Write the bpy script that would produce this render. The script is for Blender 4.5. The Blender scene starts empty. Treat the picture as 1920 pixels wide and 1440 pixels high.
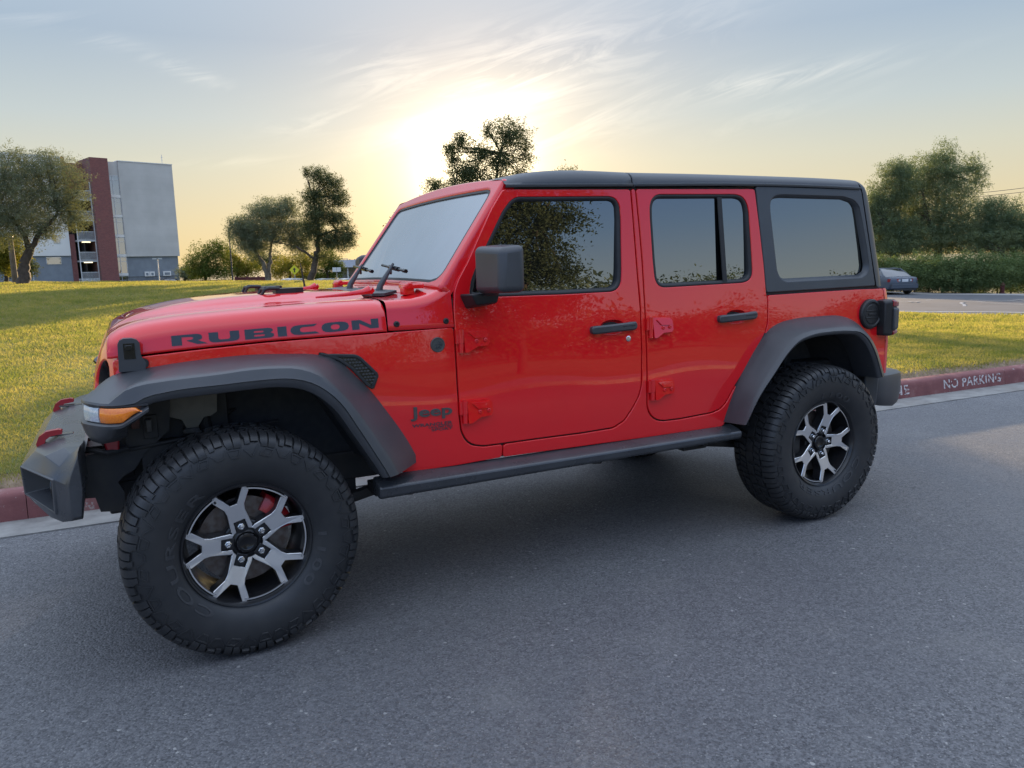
import bpy, bmesh, math, random
import numpy as np
from mathutils import Vector, Matrix, geometry
sc=bpy.context.scene
R=math.radians
# ---------------------------------------------------------------- camera
YAW,PITCH,ROLL=0.4650,0.1560,-0.0242
cd=bpy.data.cameras.new('camera'); cam=bpy.data.objects.new('camera',cd); sc.collection.objects.link(cam)
_f=Vector((math.sin(YAW)*math.cos(PITCH),math.cos(YAW)*math.cos(PITCH),-math.sin(PITCH)))
_r=Vector((math.cos(YAW),-math.sin(YAW),0)); _u=_r.cross(_f)
_r2=math.cos(ROLL)*_r+math.sin(ROLL)*_u; _u2=-math.sin(ROLL)*_r+math.cos(ROLL)*_u
M=Matrix((( _r2.x,_u2.x,-_f.x),(_r2.y,_u2.y,-_f.y),(_r2.z,_u2.z,-_f.z))).to_4x4()
M.translation=Vector((-0.328,-3.792,1.4386)); cam.matrix_world=M
cd.sensor_width=36; cd.lens=1435.4/1920*36; cd.clip_start=.05; cd.clip_end=5000
sc.camera=cam
# ---------------------------------------------------------------- sky and sun
SUN_AZ,SUN_EL=R(24.3),R(6.4)
SUN_DIR=Vector((math.sin(SUN_AZ)*math.cos(SUN_EL),math.cos(SUN_AZ)*math.cos(SUN_EL),math.sin(SUN_EL)))
wd=bpy.data.worlds.new('World'); sc.world=wd; wd.use_nodes=True
nt=wd.node_tree; nt.nodes.clear(); N=nt.nodes.new; L=nt.links.new
def sock(n,i): return n.outputs[i]
def wmath(op,a,b=None,c=None,clamp=False):
    n=N('ShaderNodeMath'); n.operation=op; n.use_clamp=clamp
    for i,v in enumerate((a,b,c)):
        if v is None: continue
        if isinstance(v,(int,float)): n.inputs[i].default_value=v
        else: L(v,n.inputs[i])
    return n.outputs[0]
out=N('ShaderNodeOutputWorld'); bg=N('ShaderNodeBackground'); L(bg.outputs[0],out.inputs[0])
sky=N('ShaderNodeTexSky'); sky.sky_type='NISHITA'; sky.sun_disc=False
sky.sun_elevation=SUN_EL; sky.sun_rotation=SUN_AZ; sky.altitude=300; sky.air_density=1.0; sky.dust_density=0.8; sky.ozone_density=1.5
tc=N('ShaderNodeTexCoord'); 
dot=N('ShaderNodeVectorMath'); dot.operation='DOT_PRODUCT'; nv=N('ShaderNodeVectorMath'); nv.operation='NORMALIZE'
L(tc.outputs['Generated'],nv.inputs[0]); L(nv.outputs[0],dot.inputs[0]); dot.inputs[1].default_value=SUN_DIR
sep=N('ShaderNodeSeparateXYZ'); L(nv.outputs[0],sep.inputs[0])
bg.inputs['Strength'].default_value=0.06
def wmix(op,fac,a,b):
    n=N('ShaderNodeMix'); n.data_type='RGBA'; n.blend_type=op; n.clamp_factor=False
    for i,v in ((0,fac),(6,a),(7,b)):
        if isinstance(v,(int,float)): n.inputs[i].default_value=v
        elif isinstance(v,tuple): n.inputs[i].default_value=v+(1,)
        else: L(v,n.inputs[i])
    return n.outputs[2]
# evening sky: the Nishita sky flattened in tone, plus colours by height, brightened overhead and behind as fill
sp=N('ShaderNodeSeparateColor'); L(sky.outputs[0],sp.inputs[0]); cb=N('ShaderNodeCombineColor')
for i in range(3): L(wmath('MULTIPLY',wmath('POWER',sp.outputs[i],.42),(.26,.27,.29)[i]),cb.inputs[i])
ang=wmath('MULTIPLY',wmath('ARCCOSINE',dot.outputs['Value']),57.2958)
az=wmath('MULTIPLY',wmath('ARCTAN2',sep.outputs[0],sep.outputs[1]),57.2958)
el=wmath('MULTIPLY',wmath('ARCSINE',sep.outputs[2]),57.2958)
def expf(v,k): return wmath('EXPONENT',wmath('MULTIPLY',v,-1.0/k))
def smooth(v,a,b):
    n=N('ShaderNodeMapRange'); n.interpolation_type='SMOOTHSTEP'; L(v,n.inputs[0]); n.inputs[1].default_value=a; n.inputs[2].default_value=b; return n.outputs[0]
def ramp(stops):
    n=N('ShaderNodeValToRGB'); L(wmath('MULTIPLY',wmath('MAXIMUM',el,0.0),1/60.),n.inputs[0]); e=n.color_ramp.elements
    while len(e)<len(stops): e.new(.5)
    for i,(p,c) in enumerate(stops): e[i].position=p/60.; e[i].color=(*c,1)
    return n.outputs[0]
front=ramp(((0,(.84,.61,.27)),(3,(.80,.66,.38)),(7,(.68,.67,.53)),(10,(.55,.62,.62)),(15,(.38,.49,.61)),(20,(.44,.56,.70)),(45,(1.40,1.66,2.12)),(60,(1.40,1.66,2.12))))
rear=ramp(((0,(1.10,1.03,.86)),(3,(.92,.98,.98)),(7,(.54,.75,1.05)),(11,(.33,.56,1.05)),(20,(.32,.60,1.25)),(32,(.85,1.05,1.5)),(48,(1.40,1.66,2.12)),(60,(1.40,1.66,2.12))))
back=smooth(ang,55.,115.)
sky_fill_col=wmix('MIX',back,front,rear)
c0=wmix('ADD',1.0,wmix('MULTIPLY',1.0,sky_fill_col,(5.9,5.9,5.9)),cb.outputs[0])
# glow of the hidden sun
g1=wmath('EXPONENT',wmath('MULTIPLY',wmath('MULTIPLY',ang,ang),-1/13.)); g2=expf(ang,7.0); g3=expf(ang,2.6)
glow=wmix('ADD',1.0,wmix('MULTIPLY',1.0,wmath('MULTIPLY',g2,6.6),(1,.57,.17)),wmix('MULTIPLY',1.0,wmath('ADD',wmath('MULTIPLY',g1,9.0),wmath('MULTIPLY',g3,6.0)),(1,.90,.66)))
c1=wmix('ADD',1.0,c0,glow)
# thin cirrus: noise streaks in azimuth / elevation, and a few long wisps
cx=N('ShaderNodeCombineXYZ')
rot=R(14)
u=wmath('ADD',wmath('MULTIPLY',az,math.cos(rot)),wmath('MULTIPLY',el,math.sin(rot)))
v=wmath('SUBTRACT',wmath('MULTIPLY',el,math.cos(rot)),wmath('MULTIPLY',az,math.sin(rot)))
L(wmath('MULTIPLY',u,.10),cx.inputs[0]); L(wmath('MULTIPLY',v,.62),cx.inputs[1])
n1=N('ShaderNodeTexNoise'); n1.inputs['Scale'].default_value=1.0; n1.inputs['Detail'].default_value=9; n1.inputs['Roughness'].default_value=.62; n1.inputs['Distortion'].default_value=1.4
L(cx.outputs[0],n1.inputs['Vector'])
def gauss2(a0,e0,ra,re,tilt):
    t=R(tilt); da=wmath('SUBTRACT',az,a0); de=wmath('SUBTRACT',el,e0)
    p=wmath('MULTIPLY',wmath('ADD',wmath('MULTIPLY',da,math.cos(t)),wmath('MULTIPLY',de,math.sin(t))),1/ra)
    q=wmath('MULTIPLY',wmath('SUBTRACT',wmath('MULTIPLY',de,math.cos(t)),wmath('MULTIPLY',da,math.sin(t))),1/re)
    return wmath('EXPONENT',wmath('MULTIPLY',wmath('ADD',wmath('MULTIPLY',p,p),wmath('MULTIPLY',q,q)),-1.0))
cl=wmath('MULTIPLY',wmath('SUBTRACT',n1.outputs[0],.44),2.7,clamp=True)
reg=None
for (a0,e0,ra,re,t,w) in ((28,13.2,9,2.6,12,.95),(19,13.0,4.5,1.8,-8,.75),(38,15,7,2.2,25,.5),(44,11.6,8.5,.75,3.5,1.0),(46,9.6,5,.6,12,.45),(5,12.9,2.8,.5,-17,.8),(0,14.4,4,.55,-12,.5),(14,10.2,4,.7,12,.5),(7,7.2,5,.35,3,.35),(30,9.3,7,1.6,10,.7),(-4,15,4,.5,5,.45)):
    g=wmath('MULTIPLY',gauss2(a0,e0,ra,re,t),w); reg=g if reg is None else wmath('MAXIMUM',reg,g)
band=wmath('MULTIPLY',wmath('SMOOTH_MIN',cl,1.0,.1),reg)
# the bright streak beside the sun
st=wmath('MULTIPLY',gauss2(24.6,10.6,5.6,.85,16),wmath('ADD',wmath('MULTIPLY',n1.outputs[0],1.6),-.1,clamp=True))
sunside=wmath('ADD',wmath('MULTIPLY',expf(ang,12.),6.0),1.6)
c2=wmix('ADD',1.0,c1,wmix('MULTIPLY',1.0,wmath('MULTIPLY',band,sunside),(1,.84,.62)))
c3=wmix('ADD',1.0,c2,wmix('MULTIPLY',1.0,wmath('MULTIPLY',st,5.5),(1,.88,.66)))
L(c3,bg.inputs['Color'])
sl=bpy.data.lights.new('sun','SUN'); sun=bpy.data.objects.new('sun',sl); sc.collection.objects.link(sun)
sl.energy=5.0; sl.angle=R(0.5); sl.color=(1,.72,.42)
sun.rotation_euler=(-SUN_DIR).to_track_quat('-Z','Y').to_euler()
sc.view_settings.view_transform='Standard'; sc.view_settings.look='None'; sc.view_settings.exposure=1.35; sc.view_settings.gamma=1
# ---------------------------------------------------------------- helpers
random.seed(7); rng=np.random.default_rng(7)
COL=sc.collection
def tag(o,label=None,cat=None,group=None,kind=None):
    for k,v in (('label',label),('category',cat),('group',group),('kind',kind)):
        if v: o[k]=v
    return o
def empty(name,loc=(0,0,0),rz=0,parent=None):
    o=bpy.data.objects.new(name,None); COL.objects.link(o); o.location=loc; o.rotation_euler=(0,0,rz); o.empty_display_size=.2
    if parent: o.parent=parent
    return o
def mobj(name,verts,faces,mats,parent=None,smooth=True,sharp=None,midx=None,bevel=0,seg=2):
    me=bpy.data.meshes.new(name); me.from_pydata([tuple(map(float,v)) for v in verts],[],faces)
    if not isinstance(mats,(list,tuple)): mats=[mats]
    for m in mats: me.materials.append(m)
    if midx is not None: me.polygons.foreach_set('material_index',list(midx))
    me.polygons.foreach_set('use_smooth',[smooth]*len(me.polygons))
    if smooth and sharp: me.set_sharp_from_angle(angle=R(sharp))
    me.update()
    o=bpy.data.objects.new(name,me); COL.objects.link(o)
    if parent: o.parent=parent
    if bevel:
        b=o.modifiers.new('bevel','BEVEL'); b.width=bevel; b.segments=seg; b.limit_method='ANGLE'; b.angle_limit=R(32); b.use_clamp_overlap=True
    return o
class MB:
    def __init__(s): s.v=[]; s.f=[]; s.m=[]
    def add(s,v,f,m=0):
        b=len(s.v); s.v+=list(v); s.f+=[[i+b for i in q] for q in f]; s.m+=[m]*len(f)
    def box(s,c,d,m=0,rot=None,taper=None):
        vs=[]
        for i in (-.5,.5):
            for j in (-.5,.5):
                for k in (-.5,.5):
                    q=Vector((i*d[0],j*d[1],k*d[2]))
                    if taper and k>0: q.x*=taper[0]; q.y*=taper[1]
                    if rot is not None: q=rot@q
                    vs.append((q.x+c[0],q.y+c[1],q.z+c[2]))
        s.add(vs,[(0,1,3,2),(4,6,7,5),(0,4,5,1),(2,3,7,6),(0,2,6,4),(1,5,7,3)],m)
    def hexa(s,pts,m=0):   # 8 pts: bottom 4 (ccw), top 4
        s.add(pts,[(3,2,1,0),(4,5,6,7),(0,1,5,4),(1,2,6,5),(2,3,7,6),(3,0,4,7)],m)
    def tube(s,path,rad,n=8,m=0,cap=True):
        P=[Vector(p) for p in path]; rr=rad if isinstance(rad,(list,tuple)) else [rad]*len(P)
        rings=[]; up=None
        for i,p in enumerate(P):
            t=(P[min(i+1,len(P)-1)]-P[max(i-1,0)]).normalized()
            if up is None: up=t.orthogonal().normalized()
            up=(up-t*up.dot(t)).normalized(); w=t.cross(up)
            rings.append([p+rr[i]*(math.cos(a)*up+math.sin(a)*w) for a in [2*math.pi*k/n for k in range(n)]])
        s.loft(rings,True,m,cap)
    def loft(s,rings,closed=False,m=0,cap=False):
        n=len(rings[0]); v=[tuple(q) for r in rings for q in r]; f=[]
        for i in range(len(rings)-1):
            for k in range(n if closed else n-1):
                a=i*n+k; b=i*n+(k+1)%n; f.append((a,b,b+n,a+n))
        if cap: f.append(tuple(range(n))[::-1]); f.append(tuple(range((len(rings)-1)*n,len(rings)*n)))
        s.add(v,f,m)
    def lathe(s,prof,axis='y',n=48,c=(0,0,0),m=0,cap=False):  # prof: (along,r)
        rings=[]
        for a,r in prof:
            ring=[]
            for k in range(n):
                t=2*math.pi*k/n; u,w=r*math.cos(t),r*math.sin(t)
                ring.append({'y':(c[0]+u,c[1]+a,c[2]+w),'x':(c[0]+a,c[1]+u,c[2]+w),'z':(c[0]+u,c[1]+w,c[2]+a)}[axis])
            rings.append(ring)
        s.loft(rings,True,m,cap)
    def prism(s,out,fn,d0,d1,m=0,msides=None,cap0=True):   # out: 2D loop, fn(a,b,d)->3D
        n=len(out); tri=[list(t) for t in geometry.tessellate_polygon([[Vector((a,b,0)) for a,b in out]])]
        v=[fn(a,b,d0) for a,b in out]+[fn(a,b,d1) for a,b in out]
        s.add(v,[[i+n for i in t] for t in tri],m)
        if cap0: s.add(v,[t[::-1] for t in tri],m if msides is None else msides)
        s.add(v,[(k,(k+1)%n,(k+1)%n+n,k+n) for k in range(n)],m if msides is None else msides)
    def build(s,name,mats,parent=None,**k):
        k.setdefault('sharp',35)
        return mobj(name,s.v,s.f,mats,parent,midx=s.m if isinstance(mats,(list,tuple)) else None,**k)
def lerp(a,b,t): return a+(b-a)*t
def interp(xs,ys):
    xs=np.array(xs,float); ys=np.array(ys,float); m=np.gradient(ys,xs)
    def f(x):
        x=np.clip(x,xs[0],xs[-1]); i=np.clip(np.searchsorted(xs,x)-1,0,len(xs)-2)
        h=xs[i+1]-xs[i]; u=(x-xs[i])/h
        return (1+2*u)*(1-u)**2*ys[i]+u*(1-u)**2*h*m[i]+u*u*(3-2*u)*ys[i+1]+u*u*(u-1)*h*m[i+1]
    return f
def dens(loop,step=.014,closed=True):
    o=[]; n=len(loop)
    for i in range(n if closed else n-1):
        a=np.array(loop[i],float); b=np.array(loop[(i+1)%n],float); k=max(1,int(round(np.linalg.norm(b-a)/step)))
        o+=[a+(b-a)*j/k for j in range(k)]
    if not closed: o.append(np.array(loop[-1],float))
    return o
def chaik(loop,it=2):
    for _ in range(it):
        o=[]
        for i in range(len(loop)):
            a=np.array(loop[i],float); b=np.array(loop[(i+1)%len(loop)],float); o+=[a*.75+b*.25,a*.25+b*.75]
        loop=o
    return loop
def sm(loop,step=.014,it=1): return dens(chaik(dens(loop,.035),it),step)
def resamp(pts,n):
    p=np.array(pts,float); d=np.r_[0,np.cumsum(np.linalg.norm(np.diff(p,axis=0),axis=1))]
    t=np.linspace(0,d[-1],n)
    return np.stack([np.interp(t,d,p[:,k]) for k in range(p.shape[1])],1)
def crv(pts,n):           # smooth resample through points
    p=np.array(pts,float); d=np.r_[0,np.cumsum(np.linalg.norm(np.diff(p,axis=0),axis=1))]
    t=np.linspace(0,d[-1],n); return np.stack([interp(d,p[:,k])(t) for k in range(p.shape[1])],1)
def area(l): l=np.array(l); x,y=l[:,0],l[:,1]; return .5*np.sum(x*np.roll(y,-1)-y*np.roll(x,-1))
def ccw(l): return l if area(l)>0 else l[::-1]
def inset(l,d):           # ccw loop, moves inwards by d
    p=np.array(l); t=np.roll(p,-1,0)-np.roll(p,1,0); t/=np.linalg.norm(t,axis=1)[:,None]+1e-9
    return p+d*np.stack([-t[:,1],t[:,0]],1)
def inside(pt,loop):
    x,y=pt[:,0],pt[:,1]; l=np.array(loop); r=np.zeros(len(pt),bool); j=len(l)-1
    for i in range(len(l)):
        xi,yi=l[i]; xj,yj=l[j]
        c=((yi>y)!=(yj>y))&(x<(xj-xi)*(y-yi)/(yj-yi+1e-12)+xi); r^=c; j=i
    return r
def fill(loops,holes,grid):
    """constrained triangulation of a loop with holes and inner grid points"""
    V=[];E=[]
    allp=np.concatenate([np.array(l) for l in [loops]+holes])
    for l in [loops]+holes:
        b=len(V); V+=[tuple(q) for q in l]; E+=[(b+i,b+(i+1)%len(l)) for i in range(len(l))]
    if grid:
        mn,mx=np.array(loops).min(0),np.array(loops).max(0)
        gx,gy=np.meshgrid(np.arange(mn[0],mx[0],grid),np.arange(mn[1],mx[1],grid)); g=np.stack([gx.ravel(),gy.ravel()],1)
        k=inside(g,loops)
        for h in holes: k&=~inside(g,h)
        g=g[k]
        if len(g):
            dd=np.min(np.linalg.norm(g[:,None]-allp[None],axis=2),axis=1); g=g[dd>grid*.45]
        V+=[tuple(q) for q in g]
    r=geometry.delaunay_2d_cdt([Vector((float(a),float(b))) for a,b in V],E,[],0,1e-6)
    vv=np.array([(q.x,q.y) for q in r[0]]); ff=[list(f) for f in r[2]]
    c=np.array([vv[f].mean(0) for f in ff]); k=inside(c,loops)
    for h in holes: k&=~inside(c,h)
    out=[]
    for f,ok in zip(ff,k):
        if ok:
            p=vv[f]; out.append(f if area(p)>0 else f[::-1])
    return vv,out
def panel(name,outline,surf,mat,parent=None,holes=(),thick=.016,edge=.0035,grid=.05,raw=False,flip=False,step=.014,it=1):
    """sheet-metal panel: (a,b) outline laid on surf(a,b,depth)->xyz with rounded rims"""
    prep=(lambda l:[np.array(q,float) for q in l]) if raw else (lambda l: sm(l,step,it))
    out=np.array(ccw(prep(outline))); hs=[np.array(ccw(prep(h))) for h in holes]
    V=[];F=[]
    def ring(l,hole):
        s=-1 if hole else 1; n=len(l)
        levels=[(0,thick),(0,edge*1.0),(edge*.3,edge*.3),(edge,0.0)]
        b=len(V)
        for d,dep in levels:
            for q in inset(l,s*d): V.append(surf(q[0],q[1],dep))
        for k in range(len(levels)-1):
            for i in range(n):
                a=b+k*n+i; c=b+k*n+(i+1)%n; f=(a,c,c+n,a+n); F.append(f[::-1] if hole else f)
        return inset(l,s*edge),b+(len(levels)-1)*n,inset(l,s*(edge+.005))
    o3,ob,o4=ring(out,False); H=[ring(h,True) for h in hs]
    for base,l4,n,hole in [(ob,o4,len(out),False)]+[(h[1],h[2],len(h[2]),True) for h in H]:
        b=len(V); V.extend(surf(q[0],q[1],0.) for q in l4)
        for i in range(n):
            f=(base+i,base+(i+1)%n,b+(i+1)%n,b+i); F.append(f[::-1] if hole else f)
    vv,ff=fill(o4,[h[2] for h in H],grid)
    b=len(V); V.extend(surf(q[0],q[1],0.) for q in vv); F+=[[i+b for i in f] for f in ff]
    if flip: F=[list(f)[::-1] for f in F]
    me=mobj(name,V,F,mat,parent)
    # exact normals of the laid-on surface, so that reflections do not show the triangles
    NN=np.zeros((len(V),3)); e=2e-3
    def nrm(q):
        p0,p1,p2=(np.array(surf(*w,0.)) for w in ((q[0]-e,q[1]-e*.6),(q[0]+e,q[1]-e*.6),(q[0],q[1]+e)))
        n=np.cross(p1-p0,p2-p0); n/=np.linalg.norm(n)+1e-12; return -n if flip else n
    for (r3,base,r4) in [(o3,ob,o4)]+[(h[0],h[1],h[2]) for h in H]:
        for i,q in enumerate(r3): NN[base+i]=nrm(q)
    k0=max([ob+len(o3)]+[h[1]+len(h[0]) for h in H])
    pts=[q for r in [o4]+[h[2] for h in H] for q in r]+[q for q in vv]
    for i,q in enumerate(pts): NN[k0+i]=nrm(q)
    me.data.normals_split_custom_set_from_vertices([tuple(n) for n in NN])
    return me
def decal(name,loops,surf,mat,parent=None,grid=.03,off=.0012,flip=False):
    """thin applied letters: list of (outline, holes)"""
    V=[];F=[]
    for out,holes in loops:
        o=ccw(dens(out,.01)); hs=[ccw(dens(h,.01)) for h in holes]
        vv,ff=fill(o,hs,grid); b=len(V); V.extend(surf(q[0],q[1],-off) for q in vv); F+=[[i+b for i in f] for f in ff]
        for l,hole in [(o,False)]+[(h,True) for h in hs]:
            b=len(V); n=len(l); V.extend(surf(q[0],q[1],-off) for q in l); V.extend(surf(q[0],q[1],.001) for q in l)
            for i in range(n):
                f=(b+i+n,b+(i+1)%n+n,b+(i+1)%n,b+i); F.append(f[::-1] if hole else f)
    if flip: F=[list(f)[::-1] for f in F]
    return mobj(name,V,F,mat,parent,smooth=False)
def text_geo(body,size=1.0,offset=0.0,space=1.0):
    """filled 2D triangles of a text in the built-in font"""
    cu=bpy.data.curves.new('lettering','FONT'); cu.body=body; cu.size=size; cu.offset=offset; cu.space_character=space; cu.resolution_u=3
    o=bpy.data.objects.new('lettering',cu); COL.objects.link(o); dg=bpy.context.evaluated_depsgraph_get()
    me=o.evaluated_get(dg).to_mesh(); v=np.array([q.co[:2] for q in me.vertices]); f=[list(p.vertices) for p in me.polygons]
    o.evaluated_get(dg).to_mesh_clear(); bpy.data.objects.remove(o); bpy.data.curves.remove(cu)
    f=[q if area(v[q])>0 else q[::-1] for q in f]
    return v,f
def raise_text(mb,v,f,fn,h,m=0):
    """extrude flat triangles through fn(a,b,height)"""
    n=len(v); top=[fn(a,b,h) for a,b in v]; bot=[fn(a,b,-.0008) for a,b in v]
    ed={}
    for q in f:
        for i in range(len(q)): e=(q[i],q[(i+1)%len(q)]); ed[e]=1
    side=[(a+n,b+n,b,a) for (a,b) in ed if (b,a) not in ed]
    mb.add(top+bot,list(f)+side,m)
# ---------------------------------------------------------------- materials
def mat(name,base,rough=.5,metal=0,spec=.5,coat=0,coatr=.03,noise=None,bump=None,alpha=None):
    m=bpy.data.materials.new(name); m.use_nodes=True; t=m.node_tree; b=t.nodes['Principled BSDF']
    b.inputs['Base Color'].default_value=(*base,1); b.inputs['Roughness'].default_value=rough; b.inputs['Metallic'].default_value=metal
    b.inputs['Specular IOR Level'].default_value=spec; b.inputs['Coat Weight'].default_value=coat; b.inputs['Coat Roughness'].default_value=coatr
    if coat: b.inputs['Coat IOR'].default_value=1.62
    if noise or bump:
        tc=t.nodes.new('ShaderNodeTexCoord')
    if noise:   # (scale, darker colour, detail)
        n=t.nodes.new('ShaderNodeTexNoise'); n.inputs['Scale'].default_value=noise[0]; n.inputs['Detail'].default_value=noise[2] if len(noise)>2 else 6
        r=t.nodes.new('ShaderNodeMix'); r.data_type='RGBA'; r.inputs[6].default_value=(*noise[1],1); r.inputs[7].default_value=(*base,1)
        q=t.nodes.new('ShaderNodeMapRange'); q.inputs[1].default_value=.35; q.inputs[2].default_value=.65
        t.links.new(tc.outputs['Object'],n.inputs['Vector']); t.links.new(n.outputs[0],q.inputs[0]); t.links.new(q.outputs[0],r.inputs[0]); t.links.new(r.outputs[2],b.inputs['Base Color'])
        if len(noise)>3:
            rr=t.nodes.new('ShaderNodeMapRange'); rr.inputs[3].default_value=rough-noise[3]; rr.inputs[4].default_value=rough+noise[3]; t.links.new(n.outputs[0],rr.inputs[0]); t.links.new(rr.outputs[0],b.inputs['Roughness'])
    if bump:    # (scale, strength, distance)
        n=t.nodes.new('ShaderNodeTexNoise'); n.inputs['Scale'].default_value=bump[0]; n.inputs['Detail'].default_value=3
        k=t.nodes.new('ShaderNodeBump'); k.inputs['Strength'].default_value=bump[1]; k.inputs['Distance'].default_value=bump[2]
        t.links.new(tc.outputs['Object'],n.inputs['Vector']); t.links.new(n.outputs[0],k.inputs['Height']); t.links.new(k.outputs[0],b.inputs['Normal'])
    return m
M_={}
M_['paint']=mat('red_paint',(.72,.007,.012),.34,0,.10,1.0,.012,noise=(3.,(.69,.007,.0115),4))
M_['plastic']=mat('black_plastic',(.046,.048,.053),.42,0,.6,noise=(9.,(.038,.040,.044),5,.05),bump=(900.,.12,.0006))
M_['hardtop']=mat('black_hardtop',(.046,.051,.057),.40,0,.6,noise=(6.,(.040,.044,.050),4,.04),bump=(1200.,.10,.0005))
M_['bumper']=mat('dusty_black_steel',(.050,.053,.058),.28,0,.6,noise=(7.,(.036,.038,.042),7,.07),bump=(700.,.10,.0006))
M_['trim']=mat('black_trim',(.012,.012,.013),.5,noise=(20.,(.016,.016,.017),3))
M_['gloss']=mat('gloss_black',(.006,.006,.007),.18,0,.5,noise=(12.,(.009,.009,.01),3))
M_['under']=mat('underbody_black',(.018,.018,.020),.6,noise=(14.,(.034,.031,.028),6))
M_['liner']=mat('felt_liner',(.036,.038,.041),.9,noise=(30.,(.050,.050,.052),6))
M_['rubber']=mat('tyre_rubber',(.016,.017,.019),.50,0,.5,noise=(11.,(.026,.026,.027),6,.10),bump=(300.,.15,.0006))
M_['tletter']=mat('tyre_letter',(.042,.042,.044),.6,noise=(25.,(.03,.03,.032),3))
M_['alloy']=mat('machined_alloy',(.78,.78,.785),.30,.9,.5,noise=(60.,(.76,.76,.765),2,.015))
M_['rimblk']=mat('black_rim_paint',(.012,.012,.014),.28,0,.5,noise=(15.,(.018,.018,.019),4))
M_['nut']=mat('chrome_nut',(.72,.72,.72),.22,1.0,noise=(80.,(.6,.6,.6),2))
M_['rotor']=mat('brake_iron',(.20,.18,.17),.45,.8,noise=(40.,(.13,.10,.085),4))
M_['caliper']=mat('red_caliper',(.38,.012,.015),.4,0,.5,.3,noise=(25.,(.30,.012,.014),3))
M_['hook']=mat('red_hook_paint',(.36,.012,.02),.4,0,.5,.3,noise=(25.,(.30,.012,.018),3))
M_['decal']=mat('graphite_decal',(.030,.036,.045),.35,0,.5,noise=(30.,(.026,.032,.04),3))
M_['badge']=mat('grey_badge',(.085,.088,.085),.42,.3,noise=(30.,(.07,.072,.07),3))
M_['amber']=mat('amber_lens',(.95,.25,.012),.12,0,.5,.6,noise=(160.,(.85,.19,.008),1))
M_['redlens']=mat('red_lens',(.28,.006,.012),.10,0,.5,.6,noise=(140.,(.2,.005,.009),1))
M_['clear']=mat('frosted_lens',(.55,.60,.64),.14,0,.6,.6,noise=(190.,(.36,.41,.45),1))
M_['bottle']=mat('white_tank_plastic',(.19,.175,.14),.5,noise=(14.,(.14,.125,.10),4))
M_['dust']=mat('dusty_steel',(.10,.095,.09),.6,.2,noise=(18.,(.05,.047,.043),5))
M_['bare']=mat('pale_bumper_bracket',(.42,.41,.41),.38,.4,noise=(22.,(.30,.29,.29),4))
M_['chrome']=mat('lock_chrome',(.75,.75,.74),.2,1.0,noise=(60.,(.65,.65,.64),2))
M_['rust']=mat('rusty_bracket',(.13,.055,.04),.7,noise=(30.,(.05,.03,.025),5))
M_['seat']=mat('seat_cloth',(.018,.018,.02),.9,noise=(60.,(.026,.026,.028),4))
def glass_mat(name,tint,refl,dust=0.0,rough=0.0,blue=(1,1,1)):
    m=bpy.data.materials.new(name); m.use_nodes=True; t=m.node_tree; t.nodes.clear(); n=t.nodes.new; l=t.links.new
    o=n('ShaderNodeOutputMaterial'); tr=n('ShaderNodeBsdfTransparent'); tr.inputs[0].default_value=(*tint,1)
    gl=n('ShaderNodeBsdfGlossy'); gl.inputs['Color'].default_value=(*blue,1); gl.inputs['Roughness'].default_value=rough
    fr=n('ShaderNodeFresnel'); fr.inputs[0].default_value=1.52
    mr=n('ShaderNodeMapRange'); mr.inputs[1].default_value=.04; mr.inputs[2].default_value=1; mr.inputs[3].default_value=refl; mr.inputs[4].default_value=1
    mx=n('ShaderNodeMixShader'); l(fr.outputs[0],mr.inputs[0]); l(mr.outputs[0],mx.inputs[0]); l(tr.outputs[0],mx.inputs[1]); l(gl.outputs[0],mx.inputs[2]); last=mx
    if dust:
        df=n('ShaderNodeBsdfDiffuse'); df.inputs[0].default_value=(.66,.76,.80,1)
        tc=n('ShaderNodeTexCoord'); nz=n('ShaderNodeTexNoise'); nz.inputs['Scale'].default_value=2.6; nz.inputs['Detail'].default_value=6; l(tc.outputs['Object'],nz.inputs[0])
        q=n('ShaderNodeMapRange'); q.inputs[1].default_value=.3; q.inputs[2].default_value=.7; q.inputs[3].default_value=dust*.8; q.inputs[4].default_value=dust*1.15; l(nz.outputs[0],q.inputs[0])
        m2=n('ShaderNodeMixShader'); l(q.outputs[0],m2.inputs[0]); l(mx.outputs[0],m2.inputs[1]); l(df.outputs[0],m2.inputs[2]); last=m2
    l(last.outputs[0],o.inputs[0]); return m
M_['glass']=glass_mat('tinted_glass',(.006,.007,.008),.19,.006,0.0,(.88,.96,1.0))
M_['wsglass']=glass_mat('windscreen_glass',(.13,.15,.16),.36,.22)
M_['lensglass']=glass_mat('headlamp_glass',(.5,.55,.55),.15)
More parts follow.
